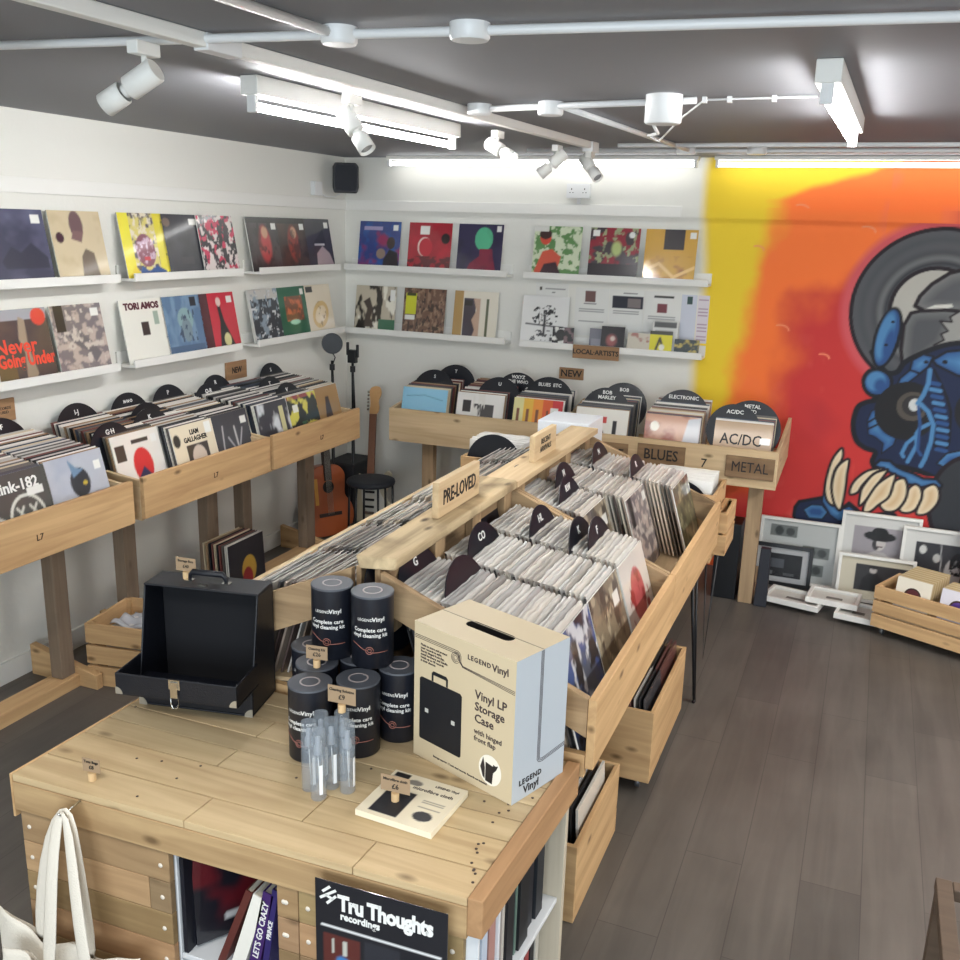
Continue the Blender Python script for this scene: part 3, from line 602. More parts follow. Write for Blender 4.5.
onleft(A_redblack, 4.34, 4.64, ZL, 'red record sleeve with a black robed figure, left wall lower ledge')
onleft(A_crowd, 4.79, 5.08, ZL, 'black and white record sleeve with a pale top band, leftmost on the corner lower ledge')
onleft(A_green, 5.10, 5.39, ZL, 'green record sleeve with an orange-brown picture, middle of the corner lower ledge')
onleft(A_creamgold, 5.41, 5.70, ZL, 'cream record sleeve with a gold swirl, nearest the corner on the lower ledge')
def onback(fn, x0, x1, z, label):
    return put('record_sleeve', sleeve_mesh('record_sleeve', fn()), label, 'record', ((x0 + x1) / 2, 5.918, z), 0, math.asin(.05 / .315))
ZBU, ZBL = 1.768 + .0143, 1.336 + .0143
onback(A_jazz, -3.34, -3.02, ZBU, 'blue and purple record sleeve with two figures, leftmost on the back wall upper ledge')
onback(A_redmoon, -2.96, -2.645, ZBU, 'red record sleeve with a white crescent, back wall upper ledge')
onback(A_greenhead, -2.60, -2.28, ZBU, 'dark purple record sleeve with a green balloon-like head, back wall upper ledge')
onback(A_greenred, -2.07, -1.755, ZBU, 'pale green leafy record sleeve with an orange-red figure, back wall upper ledge')
onback(A_darkfloral, -1.70, -1.385, ZBU, 'dark record sleeve with red and green flowers, middle of the upper ledge beside the mural')
onback(A_gold, -1.35, -1.035, ZBU, 'golden yellow record sleeve with a black rectangle at top, nearest the mural')
onback(A_photo, -3.37, -3.055, ZBL, 'photo record sleeve with a dark bird-like figure and green corner, back wall lower ledge')
onback(A_weave, -3.0, -2.675, ZBL, 'brown woven-pattern record sleeve with a yellow sticker, back wall lower ledge')
onback(A_bars, -2.62, -2.30, ZBL, 'cream and tan record sleeve with vertical dark panels, back wall lower ledge')
onback(A_tree, -2.13, -1.815, ZBL - .004, 'white record sleeve with a black ink tree drawing, on the compact disc ledge')
# compact discs on the local artists ledge
def cd(fn, x, y, z, label, w=.142, h=.125, t=.011):
    me = sleeve_mesh('compact_disc_case', fn(), w=w, h=h, t=t, edge=S(180, 180, 180)); return put('compact_disc_case', me, label, 'CD', (x, y, z), 0, .12)
def a1():
    c = cvs((224, 222, 218), 24); c.ell(.4, .6, .25, .3, S(24, 22, 26)); c.rect(.55, 0, 1, 1, S(120, 96, 100)); c.blot(S(30, 28, 34), .2, .2, 80, .5, .6); return c
def a2():
    c = cvs((112, 112, 124), 24); c.rect(.15, .1, .8, .5, S(136, 136, 146)); return c
def a3():
    c = cvs((34, 28, 34), 24); c.ell(.45, .42, .22, .25, S(150, 84, 84), soft=.4); c.ell(.5, .5, .1, .1, S(206, 190, 180), soft=.3); return c
def a4():
    c = cvs((200, 192, 176), 24); c.blot(S(170, 120, 110), .3, .3, 81, .55, .65); return c
def a5():
    c = cvs((216, 206, 40), 24); c.rect(0, .85, 1, 1, S(70, 70, 60)); c.stroke([(.3, .2), (.45, .7), (.6, .25)], .1, S(60, 58, 48)); c.ell(.55, .3, .12, .14, S(226, 226, 214)); return c
def a6():
    c = cvs((44, 56, 60), 24); c.blot(S(190, 170, 90), .25, .3, 82, .55, .65); return c
ZC_ = 1.332 + .0143
cd(a1, -1.83, 5.897, ZC_, 'compact disc with a black and white face, in front of the ink tree sleeve')
cd(a2, -1.615, 5.915, ZC_, 'narrow grey compact disc, second from left on its ledge', .09, .13)
cd(a3, -1.505, 5.90, ZC_, 'black compact disc with a pink figure, behind the LOCAL ARTISTS sign', .15, .15)
cd(a4, -1.34, 5.90, ZC_, 'beige compact disc between the black and the yellow one', .14, .12)
cd(lambda: cvs((206, 206, 202), 24).rect(.05, .8, .95, .97, S(70, 70, 70)).rect(.1, .5, .8, .7, S(150, 150, 150)), -1.185, 5.925, ZC_, 'white compact disc with grey lettering standing behind the yellow one', .16, .2)
cd(a5, -1.20, 5.90, ZC_, 'bright yellow compact disc, on the ledge beside the mural', .14, .14)
cd(a6, -1.04, 5.90, ZC_, 'dark teal compact disc at the right end of its ledge', .15, .1)
# information sheets pinned behind
def sheet(x0, x1, z0, z1, label, fn):
    c = Canvas(0, 1, 0, 1, 30, 44, S(222, 222, 218)); fn(c)
    m = MB(); m.box(x0, x1, 5.9965, 5.9985, z0, z1, 0, S(222, 222, 218))
    nx, ny = 30, 44
    m.add([(x0 + (x1 - x0) * i / (nx - 1), 5.996, z0 + (z1 - z0) * j / (ny - 1)) for j in range(ny) for i in range(nx)], [(j * nx + i, j * nx + i + 1, (j + 1) * nx + i + 1, (j + 1) * nx + i) for j in range(ny - 1) for i in range(nx - 1)], 0, [tuple(q_) for q_ in c.flat()])
    return tag(m.build('information_sheet', CARD), label, 'sheet')
def para(c, y0, y1):
    y = y0
    while y < y1: c.rect(.12, y, .88, y + .012, S(150, 150, 150)); y += .05
def s1(c): c.rect(.3, .72, .62, .95, S(110, 80, 76)); c.rect(.25, .66, .65, .68, S(120, 120, 120)); para(c, .3, .55)
def s2(c): c.rect(.1, .62, .98, .88, S(34, 36, 50)); c.rect(.55, .64, .9, .82, S(120, 110, 110)); c.rect(.4, .93, .8, .95, S(120, 120, 120)); para(c, .35, .55)
def s3(c): c.rect(.35, .58, .65, .76, S(120, 60, 66)); c.rect(.25, .88, .8, .92, S(50, 50, 50)); para(c, .28, .52)
def s4(c): c.a[:] = S(200, 204, 216); c.rect(.35, .8, .7, .96, S(40, 70, 66))
def s5(c):
    c.a[:] = S(216, 208, 214)
    for k_ in range(14): c.rect(.1, .06 + k_ * .065, .9, .075 + k_ * .065, S(160, 130, 150))
def s0(c): c.rect(.3, .88, .9, .9, S(140, 140, 140)); c.rect(.5, .8, .62, .82, S(120, 120, 120)); c.rect(.12, .84, .2, .92, S(60, 52, 40))
sheet(-2.06, -1.84, 1.42, 1.74, 'white paper sheet behind the ink tree sleeve, leftmost of the notices', s0)
sheet(-1.79, -1.57, 1.42, 1.72, 'white notice with a small square photo above text, behind the narrow grey disc', s1)
sheet(-1.565, -1.345, 1.42, 1.72, 'white notice with a dark blue banner picture', s2)
sheet(-1.34, -1.115, 1.42, 1.72, 'white notice with a small red photo in the middle', s3)
sheet(-1.11, -1.015, 1.42, 1.71, 'narrow pale blue notice with a small green picture', s4)
sheet(-1.01, -.94, 1.42, 1.71, 'narrow pink printed list beside the mural', s5)

# ------------------------------------------------------------------ wooden name signs
def sign(s, w, h, size, label, loc, rz, bold=.002, wm=None, t=.012, cat='sign', sx=1.0, lean=0, tm=TEXTK, sp=1.0):
    o = thing('wooden_sign', label, cat, loc, (-lean, 0, rz))
    bd_ = part(MB().box(-w / 2, w / 2, -t, 0, -h / 2, h / 2), 'board', wm or wood('stained_sign_wood', S(166, 130, 96), S(96, 70, 50), 'X', .7, 1, .3), o, .002)
    if s: text(s, size, tm, bd_, T((0, -t - .0008, 0)) @ FRONT, min(bold * .55, .0011), sp, sx=sx)
    return o
sign('LOCAL·ARTISTS', .30, .085, .042, 'small wooden sign reading LOCAL ARTISTS on the lip of the disc ledge', (-1.60, 5.871, 1.33), 0)
sign('NEW', .165, .075, .062, 'small wooden sign reading NEW on the back wall', (-1.79, 5.999, 1.165), 0)
sign('NEW', .20, .105, .05, 'small wooden sign reading NEW on the left wall', (XL + .001, 4.69, 1.215), PI / 2, sx=.8)
sign('VINYL RECORDS\nNEW & USED', .18, .10, .018, 'small plywood sign at the left edge of the photo on the left wall', (XL + .001, 2.99, 1.245), PI / 2, .0002)

# ------------------------------------------------------------------ record racks
def lettered_board(m, t, name, mats, bevel=.002): return part(m, name, mats, t, bevel)
def left_bin(y0, y1, label, posts, beam):
    """rack standing along the left wall; front board faces +X"""
    t = thing('record_rack', label, 'record rack', (-3.17, (y0 + y1) / 2, 0)); oy = (y0 + y1) / 2; ox = -3.17
    def B(m, n, mt, bv=.002):
        m.v = [(x - ox, y - oy, z) for x, y, z in m.v]; return part(m, n, mt, t, bv)
    B(MB().box(-2.905, -2.883, y0, y1, .782, .972), 'front_board', pine('Y'))
    for ya, yb in ((y0, y0 + .02), (y1 - .02, y1)):
        B(MB().hexa([(-3.455, ya, .80), (-2.906, ya, .77), (-2.906, yb, .77), (-3.455, yb, .80), (-3.455, ya, 1.02), (-2.906, ya, .955), (-2.906, yb, .955), (-3.455, yb, 1.02)]), 'side_board', pale('X'))
    B(MB().hexa([(-3.455, y0 + .021, .845), (-2.907, y0 + .021, .785), (-2.907, y1 - .021, .785), (-3.455, y1 - .021, .845), (-3.455, y0 + .021, .857), (-2.907, y0 + .021, .797), (-2.907, y1 - .021, .797), (-3.455, y1 - .021, .857)]), 'base_board', pale('Y'), 0)
    B(MB().box(-3.457, -3.437, y0 + .021, y1 - .021, .858, 1.02), 'back_board', pale('Y'))
    for (py, pw) in posts:
        B(MB().box(-3.235, -3.17, py - pw, py + pw, .062, .775), 'leg', post('Z'), .003)
        B(MB().hexa([(-3.44, py + pw + .003, 0), (-3.05, py + pw + .003, 0), (-3.05, py + pw + .04, 0), (-3.44, py + pw + .04, 0), (-3.44, py + pw + .003, .15), (-3.05, py + pw + .003, .07), (-3.05, py + pw + .04, .07), (-3.44, py + pw + .04, .15)]), 'foot', pine('X'), .003)
    if beam: B(MB().box(-3.255, -3.15, beam[0], beam[1], .0, .06), 'floor_beam', pine('Y'), .003)
    return t
left_bin(2.06, 3.135, 'pine record rack along the left wall, nearest the camera, with a U-shaped price mark', [(2.965, .038)], (1.2, 3.02))
left_bin(3.20, 4.165, 'pine record rack along the left wall, middle of the three', [(3.40, .042), (4.03, .045)], (3.3, 4.15))
left_bin(4.195, 5.13, 'pine record rack along the left wall, nearest the corner and the guitars', [(4.34, .04), (5.00, .05)], (4.3, 5.1))
def back_bin(x0, x1, yf, label, legx):
    t = thing('record_rack', label, 'record rack', ((x0 + x1) / 2, (yf + 5.98) / 2, 0)); ox = (x0 + x1) / 2; oy = (yf + 5.98) / 2
    def B(m, n, mt, bv=.002):
        m.v = [(x - ox, y - oy, z) for x, y, z in m.v]; return part(m, n, mt, t, bv)
    B(MB().box(x0, x1, yf, yf + .022, .733, .945), 'front_board', pale('X'))
    for xa in (x0, x1 - .02):
        B(MB().hexa([(xa, yf + .023, .74), (xa + .02, yf + .023, .74), (xa + .02, 5.95, .78), (xa, 5.95, .78), (xa, yf + .023, .945), (xa + .02, yf + .023, .945), (xa + .02, 5.95, 1.02), (xa, 5.95, 1.02)]), 'side_board', pale('Y'))
    B(MB().hexa([(x0 + .021, yf + .023, .742), (x1 - .021, yf + .023, .742), (x1 - .021, 5.95, .81), (x0 + .021, 5.95, .81), (x0 + .021, yf + .023, .754), (x1 - .021, yf + .023, .754), (x1 - .021, 5.95, .822), (x0 + .021, 5.95, .822)]), 'base_board', pale('X'), 0)
    for lx in legx:
        B(MB().box(lx - .04, lx + .04, yf + .16, yf + .22, 0, .735), 'leg', wood('post_pine_Z', S(176, 150, 118), S(110, 84, 60), 'Z'), .003)
        B(MB().box(lx - .04, lx + .04, yf + .225, 5.93, .0, .10), 'foot', wood('post_pine_Y', S(176, 150, 118), S(110, 84, 60), 'Y'), .003)
    return t, B
back_bin(-2.80, -1.665, 5.36, 'pine record rack on the back wall beside the guitars', [-2.60, -1.85])
YM = 5.26
tb, B = back_bin(-1.60, -.385, YM, 'pine record rack in front of the mural, bearing the BLUES and METAL signs', [-1.42, -.50])
sw = wood('weathered_sign', S(150, 122, 92), S(88, 66, 48), 'X', .75, 1.2, .6, .4)
sign('REGGAE', .30, .125, .08, 'weathered wooden sign reading REGGAE, partly hidden, on the mural-side rack', (-1.36, YM - .001, .84), 0, .003, sw, sx=.85)
sign('BLUES', .27, .115, .085, 'weathered wooden sign reading BLUES screwed to the rack front', (-1.02, YM - .001, .86), 0, .003, sw, sx=.85)
sign('METAL', .26, .12, .082, 'weathered wooden sign reading METAL at the right end of the rack', (-.53, YM - .001, .845), 0, .0, sw, sx=.8)
text('7', .07, TEXTK, tb, T((-.78 + .9925, YM - .001 - (YM + 5.98) / 2, .84)) @ FRONT, .0005, name='price_mark')
ar = mat('burnt_mark', S(70, 50, 36), .8)
for o in list(C.objects):
    if o.get('label', '').startswith('pine record rack along the left wall'):
        text('L7', .036, ar, o, T((.2878, .02, .87)) @ RZ(PI / 2) @ FRONT, .0003, name='price_mark')

# ------------------------------------------------------------------ centre browser: a ridge with troughs falling away on both sides
RXC = -1.21
def browser(y0, y1, label, near):
    t = thing('record_browser', label, 'record rack', (RXC, (y0 + y1) / 2, 0)); oy = (y0 + y1) / 2
    def B(m, n, mt, bv=.002):
        m.v = [(x - RXC, y - oy, z) for x, y, z in m.v]; return part(m, n, mt, t, bv)
    B(MB().box(-.553, -.530, y0, y1, .728, .925), 'front_board', pine('Y'))
    B(MB().box(-1.80, -1.778, y0, y1, .728, .93), 'front_board', pale('Y'))
    # sloping end boards, right and left
    for ya in ((y0, y0 + .022), (y1 - .022, y1)):
        a, b_ = ya
        B(MB().hexa([(-1.15, a, 1.06), (-.554, a, .815), (-.554, b_, .815), (-1.15, b_, 1.06), (-1.15, a, 1.167), (-.554, a, .925), (-.554, b_, .925), (-1.15, b_, 1.167)]), 'end_board', old('X'))
        B(MB().hexa([(-1.777, a, .80), (-1.240, a, 1.05), (-1.240, b_, 1.05), (-1.777, b_, .80), (-1.777, a, .93), (-1.240, a, 1.167), (-1.240, b_, 1.167), (-1.777, b_, .93)]), 'end_board', old('X'))
        B(MB().box(-1.777, -.554, a, b_, .70, .765), 'lower_rail', pine('X'))
    # trough floors
    B(MB().hexa([(-1.14, y0 + .023, .80), (-.556, y0 + .023, .72), (-.556, y1 - .023, .72), (-1.14, y1 - .023, .80), (-1.14, y0 + .023, .812), (-.556, y0 + .023, .732), (-.556, y1 - .023, .732), (-1.14, y1 - .023, .812)]), 'trough_floor', pale('Y'), 0)
    B(MB().hexa([(-1.776, y0 + .023, .72), (-1.27, y0 + .023, .80), (-1.27, y1 - .023, .80), (-1.776, y1 - .023, .72), (-1.776, y0 + .023, .732), (-1.27, y0 + .023, .812), (-1.27, y1 - .023, .812), (-1.776, y1 - .023, .732)]), 'trough_floor', pale('Y'), 0)
    # ridge: boarded wall, uprights, cap plank
    B(MB().box(-1.238, -1.222, y0 + .023, y1 - .023, .82, 1.167), 'ridge_panel', old('Y'))
    B(MB().box(-1.180, -1.163, y0 + .023, y1 - .023, .82, 1.167), 'ridge_panel', old('Y'))
    n = 4
    for k_ in range(n):
        yy = y0 + .07 + (y1 - y0 - .14) * k_ / (n - 1)
        B(MB().box(-1.162, -1.136, yy - .036, yy + .036, .84, 1.167), 'upright', old('Z'))
    if near:
        B(MB().hexa([(-1.215, y0 + .0, 1.169), (-1.118, y0 + .025, 1.169), (-1.118, y1 - .03, 1.169), (-1.258, y1 - .03, 1.169), (-1.235, y0 + .01, 1.202), (-1.118, y0 + .035, 1.202), (-1.118, y1 - .03, 1.202), (-1.258, y1 - .03, 1.202)]), 'cap_plank', wood('cap_plank_Y', S(206, 184, 146), S(96, 76, 56), 'Y', .75, 1.3, 1.2, .75), .006)
    else:
        B(MB().box(-1.250, -1.118, y0 - .028, y1 + .03, 1.169, 1.194), 'cap_plank', pale('Y'), .003)
    # under frame and hairpin legs
    for xx_ in (-1.70, -.66): B(MB().box(xx_ - .03, xx_ + .03, y0 + .03, y1 - .03, .655, .695), 'under_rail', old('Y'))
    for (lx, sg) in ((-.60, 1), (-1.72, -1)):
        for ly in ((y0 + .07,) if near else (y1 - .125,)):
            m = MB()
            for d in (-.055, 0.02, .055):
                m.tube([(lx - sg * ((.02 if d == .02 else 0) + (.09 if near else 0)), ly + d, .652), (lx + sg * (.05 - (.12 if near else 0)), ly + d * .12, .012), ], .006, 8)
            e_ = lx + sg * (.05 - (.12 if near else 0)); m.tube([(e_, ly - .012, .008), (e_, ly + .012, .008)], .008, 8)
            B(m, 'leg', BLACKM, 0)
    return t
Y0, Y1, Y2 = 2.155, 3.165, 4.19
browser(Y0, Y1, 'double-sided wooden record browser with a weathered cap plank, next to the display table', True)
browser(Y1 + .003, Y2, 'double-sided wooden record browser farther from the table, with a clean pine cap', False)
o = sign('PRE-LOVED', .33, .115, .066, 'pine board reading PRE-LOVED standing on the ridge of the nearer browser', (-1.19, 2.73, 1.2035 + .0575), PI / 2, .003, pale('X'), t=.022, sx=.78)
o = sign('RECENT\nARRIVALS', .27, .105, .032, 'small lettered pine board standing on the ridge of the farther browser', (-1.18, 3.57, 1.195 + .0525), PI / 2, .0006, pale('X'), t=.022, sx=1.0)

# crates beyond the browser ends
def crate_box(x0, x1, y0, y1, z0, z1, label, name='small_crate', wheels=0, slats=1, wm=None, lowfront=None):
    cx_, cy_ = (x0 + x1) / 2, (y0 + y1) / 2
    t = thing(name, label, 'crate', (cx_, cy_, z0))
    zb = .05 if wheels else 0
    def B(m, n, mt, bv=.002):
        m.v = [(x - cx_, y - cy_, z - z0) for x, y, z in m.v]; return part(m, n, mt, t, bv)
    a = z0 + zb; h = z1 - a; th = .016; wx = wm('X') if wm else pine('X'); wy = wm('Y') if wm else pine('Y')
    g = .012 if slats > 1 else 0
    for s_ in range(slats):
        za = a + h * s_ / slats + (g / 2 if s_ else 0); zb2 = a + h * (s_ + 1) / slats - (g / 2 if s_ < slats - 1 else 0)
        for yy in (y0, y1 - th): B(MB().box(x0, x1, yy, yy + th, za, zb2), 'side_slat', wx)
        for xx_ in (x0, x1 - th): B(MB().box(xx_, xx_ + th, y0 + th, y1 - th, za, zb2), 'end_slat', wy)
    B(MB().box(x0 + th, x1 - th, y0 + th, y1 - th, a, a + .012), 'bottom', wx)
    if slats > 1:
        for xx_ in (x0 + th, x1 - th - .02):
            for yy in (y0 + th, y1 - th - .02): B(MB().box(xx_, xx_ + .02, yy, yy + .02, a + .013, z1), 'corner_post', wx)
    if wheels:
        for xx_ in (x0 + .05, x1 - .05):
            for yy in (y0 + .05, y1 - .05):
                m = MB(); m.lathe([(.020, -.009), (.022, -.006), (.022, .006), (.020, .009)], 16, 0, (1, 1, 1), T((xx_, yy, z0 + .0221)) @ RY(PI / 2)); m.box(xx_ - .014, xx_ + .014, yy - .012, yy + .012, z0 + .036, z0 + .05)
                B(m, 'castor', mat('castor_grey', S(110, 112, 116), .3, metal=.6), 0)
    return t
crate_box(-1.00, -.578, 3.235, 3.885, .0, .345, 'pine record crate on castors under the browser, on the aisle side', 'rolling_crate', 1, 1)
crate_box(-1.02, -.635, 2.45, 2.97, .0, .27, 'pine record crate on the floor right behind the display table', 'record_crate', 0, 1)
END1 = crate_box(-.90, -.56, 4.22, 4.56, .62, .94, 'open pine box of records at the far aisle end of the browser', 'record_box', 0, 1)
for lx_, ly_ in ((.14, .12), (-.14, .12), (-.14, -.12)): part(MB().tube([(lx_ - .03, ly_, -.001), (lx_, ly_ + .03, -.612), (lx_ + .03, ly_, -.001)], .006, 8), 'leg', BLACKM, END1)
END2 = crate_box(-1.82, -1.49, 4.25, 4.58, .66, .975, 'open pine box of records at the far wall-side end of the browser', 'record_box', 0, 1)
part(MB().box(-.15, .15, -.15, .15, -.66, -.002), 'pedestal', pine('Z'), END2, .003)
tag(MB().box(-1.42, -1.17, 4.24, 4.50, .0, 1.20).build('white_plinth', mat('plinth_white', S(226, 230, 234), .5), bevel=.004), 'white box-shaped plinth beyond the ridge of the browser', 'plinth')
crate_box(-.555, -.50, 4.24, 4.52, .66, .86, 'small slatted wooden crate below the METAL sign, beyond the browser', 'small_crate', 0, 2)
tag(MB().box(-.70, -.56, 5.44, 5.62, .0, .46).build('black_speaker_box', BLACKM, bevel=.004), 'black box standing on the floor under the mural-side rack', 'box')

# ------------------------------------------------------------------ sleeves in rows
LEANR = math.radians(17)
NEWCOLS = [(232, 228, 218), (24, 24, 28), (206, 190, 160), (110, 62, 58), (60, 62, 70), (186, 182, 176), (62, 70, 84), (226, 222, 214), (96, 92, 88), (150, 122, 92), (28, 30, 36), (210, 206, 198)]
PRECOLS = [(226, 218, 204), (120, 104, 90), (30, 28, 32), (168, 150, 136), (206, 200, 192), (90, 70, 66), (60, 58, 62), (222, 216, 206), (136, 120, 116), (216, 196, 176)]
def plain(name, col, t, seed, hw=.1575):
    r = random.Random(seed); m = MB(); c = S(*col)
    side = tuple(min(1, x * .9 + .03) for x in c)
    m.box(-hw, hw, -t, 0, 0, .315, 0, side)
    return m.mesh(name, [PRINT])
new_meshes = [plain('record_sleeve', c, .005 if i % 3 else .008, i) for i, c in enumerate(NEWCOLS)]
pre_meshes = [plain('record_sleeve', c, .005 if i % 3 else .007, 50 + i, .1395) for i, c in enumerate(PRECOLS)]
def poly_mesh(seed):
    r = random.Random(seed); m = MB()
    am = [r.uniform(-1, 1) for _ in range(9)]; bm = [r.uniform(-1, 1) for _ in range(9)]
    fold = r.uniform(.003, .0085); tone = r.choice([.42, .6, .8, .95, 1.0, 1.0]); tint = r.choice([(1, 1, 1), (1, .97, .93), (.95, .97, 1), (1, .93, .9)])
    def cat(a, u):
        q = u * 7.999; i = int(q); f = q - i; f = f * f * (3 - 2 * f); return a[i] * (1 - f) + a[i + 1] * f
    def fn(u, v):
        x = -.1425 + .285 * u; k_ = cat(am, u) * .0022; h_ = cat(bm, u) * .0026
        if v < .2: return (x, -.0085, .20 + (v / .2) * .118)
        s_ = (v - .2) / .8; a = s_ * 1.7
        return (x, -.0085 + fold * 1.2 * (1 - math.cos(a)) + k_ * s_, .318 + (fold * 1.3 + h_) * math.sin(a) * .9 + .001)
    m.grid(fn, 24, 5, 0, lambda u, v: tuple(tone * c_ for c_ in tint))
    return m.mesh('outer_sleeve', [POLY])
poly_meshes = [poly_mesh(i) for i in range(16)]
rows = []                                      # (distance, matrix, kind, label, group)
def add_row(p0, d, n, pitch, rz, lean, kind, label, group, rise=0.0, jit=.004):
    for i in range(n):
        p = Vector(p0) + Vector(d) * pitch * i; p.z += rise * i * pitch + .0008
        mtx = T(p + Vector((0, 0, 0)) + Vector((rnd.uniform(-jit, jit) if abs(d[1]) > .5 else 0, rnd.uniform(-jit, jit) if abs(d[0]) > .5 else 0, 0))) @ RZ(rz) @ RX(-lean - rnd.uniform(0, .004))
        cen = mtx @ Vector((0, 0, .3)); rows.append(((cen - Vector(CAM.tolist())).length, mtx, kind, label, group, rnd.randrange(1000)))
# centre, aisle side: rows face +X, stacked from the front towards the ridge
slope = (.80 - .72) / .584
def cz(x): return .732 + (-.556 - x) * slope + .0015
def face(name, fn, x, y, z, rz, lean, label, cat='record', edge=(.75, .74, .7)):
    return put(name, sleeve_mesh(name, fn(), edge=edge), label, cat, (x, y, z), rz, lean)
cols = [Y0 + .025 + .1585 + .3215 * i for i in range(3)]
cols2 = [Y1 + .003 + .025 + .1595 + .325 * i for i in range(3)]
starts = (-.575, -.575, -.570)
for i, yc in enumerate(cols):
    wh = ('nearest the table', 'in the middle', 'against the divider')[i]
    face('record_sleeve', (A_bluesea, A_brownm, A_redcreature)[i], starts[i], yc, cz(starts[i]) + .004, PI / 2, LEANR, ('mottled blue and grey record sleeve fronting the row by the white storage box', 'mottled brown record sleeve with a white sticker at the front of the middle browser row', 'pale record sleeve with a red figure fronting the near browser row')[i])
    xs = starts[i] - .012
    add_row((xs, yc, cz(xs) + .004), (-1, 0, 0), 29, .0158, PI / 2, LEANR, 'pre', 'second-hand record in a clear sleeve, near browser, row ' + wh, 'second-hand records, near browser, row ' + wh, slope)
for i, yc in enumerate(cols2):
    wh = ('against the divider', 'in the middle', 'farthest from the table')[i]
    x0_ = (-.80, -.72, -.60)[i]
    if i == 2: face('record_sleeve', A_olive, x0_, yc, cz(x0_) + .004, PI / 2, LEANR, 'olive green mottled record sleeve at the front of the farthest browser row')
    else: face('record_sleeve', (A_brownm, A_map)[i], x0_, yc, cz(x0_) + .004, PI / 2, LEANR, ('brown record sleeve at the front of the far browser row against the divider', 'grey-pink mottled record sleeve at the front of the far browser middle row')[i])
    n_ = int((abs(-1.085 - x0_)) / .0175)
    add_row((x0_ - .013, yc, cz(x0_) + .006), (-1, 0, 0), n_ + 0, .0175, PI / 2, LEANR, 'pre', 'second-hand record in a clear sleeve, far browser, row ' + wh, 'second-hand records, far browser, row ' + wh, slope)
# centre, wall side: rows face -X
def czl(x): return .732 + (x + 1.776) * (.08 / .506) + .0015
for i, yc in enumerate(cols):
    add_row((-1.66, yc, czl(-1.66) - .0), (1, 0, 0), 15, .022, -PI / 2, LEANR, 'pre', 'second-hand record in a clear sleeve, on the wall side of the near browser', 'second-hand records, wall side of near browser', .08 / .506)
for i, yc in enumerate(cols2):
    add_row((-1.66, yc, czl(-1.66) - .0), (1, 0, 0), 13, .026, -PI / 2, LEANR, 'pre', 'second-hand record in a clear sleeve, on the wall side of the far browser', 'second-hand records, wall side of far browser', .08 / .506)
# left wall racks
sl2 = .06 / .548
def lz(x): return .797 + (-2.907 - x) * sl2 + .0015
lcols = [2.80 - .33, 2.80, 3.37, 3.68, 3.99, 4.37, 4.67, 4.96]
lcols = [2.615, 2.945, 3.385, 3.70, 4.00, 4.37, 4.675, 4.955]
lfn = [A_smile, A_bluefig, A_white_red, A_liam, A_darktext, A_shiny, A_greenyellow, A_tan]
lx = [-2.93, -2.95, -3.02, -2.95, -2.96, -2.95, -2.95, -2.97]
llab = ['grey-green record sleeve with a scribbled smiley face in the nearest left rack', 'pale blue-grey record sleeve with a dark masked figure in the nearest left rack', 'white record sleeve with a red circle and blue figures in the middle left rack', 'cream record sleeve with a black and white portrait in the middle left rack', 'charcoal record sleeve with scratchy white marks in the middle left rack', 'shiny silver and black record sleeve in the corner-side left rack', 'black record sleeve with yellow and green in the corner-side left rack', 'tan record sleeve with a dark figure in the corner-side left rack']
wr = ['nearest rack'] * 2 + ['middle rack'] * 3 + ['corner rack'] * 3
for i, yc in enumerate(lcols):
    w_ = .300 if i > 4 else .310
    o = put('record_sleeve', sleeve_mesh('record_sleeve', lfn[i](), w=w_), llab[i], 'record', (lx[i], yc, lz(lx[i]) + .004), PI / 2, math.radians(14))
    if i == 3: text('LIAM\nGALLAGHER', .034, TEXTK, o, T((.01, -.0062, .255)) @ FRONT, .001, sx=.9)
    if i == 0: text('blink-182', .06, TEXTW, o, T((0.0, -.0062, .262)) @ FRONT, .0015)
    n_ = int((abs(-3.36 - lx[i])) / .0158)
    add_row((lx[i] - .012, yc, lz(lx[i]) + .005), (-1, 0, 0), n_, .0158, PI / 2, math.radians(14), 'new', 'new record packed in the left %s, behind the %s front sleeve' % (wr[i], llab[i].split(' record sleeve')[0]), 'new records, left wall, row %s' % llab[i].split(' record')[0], sl2)
# back racks: rows face -Y
bsl = .068 / .57
fb = [(-2.60, 5.40, A_sky, 'light blue record sleeve, leftmost in the back rack beside the guitars', 17), (-2.215, 5.40, A_bw, 'white record sleeve with black photo panels in the back rack', 17), (-1.835, 5.40, A_stripes, 'record sleeve striped yellow, orange and red at the right of the back rack', 13),
      (-1.405, 5.30, A_reggae, 'white record sleeve with green, yellow and red letters behind the REGGAE sign', 17), (-.99, 5.30, A_face, 'record sleeve with a close-up reddish face behind the BLUES sign', 18), (-.595, 5.30, A_kraft, 'plain brown card record sleeve behind the METAL sign', 9)]
for x, y, fn, lab, n_ in fb:
    z = .754 + (y - (YM + .023 if x > -1.6 else 5.383)) * bsl + .006
    o = face('record_sleeve', fn, x, y + .012, z, 0, math.radians(14), lab)
    if fn is A_kraft: text('AC/DC', .085, TEXTK, o, T((-.01, -.0062, .215)) @ FRONT, .001, sx=.85)
    add_row((x, y + .026, z + .002), (0, 1, 0), n_, .021, 0, math.radians(14), 'new', 'new record in a back wall rack, behind the ' + lab.split(' at the')[0].split(' in the')[0].split(', left')[0], 'new records, back wall, row behind the ' + lab.split(',')[0], bsl, .006)
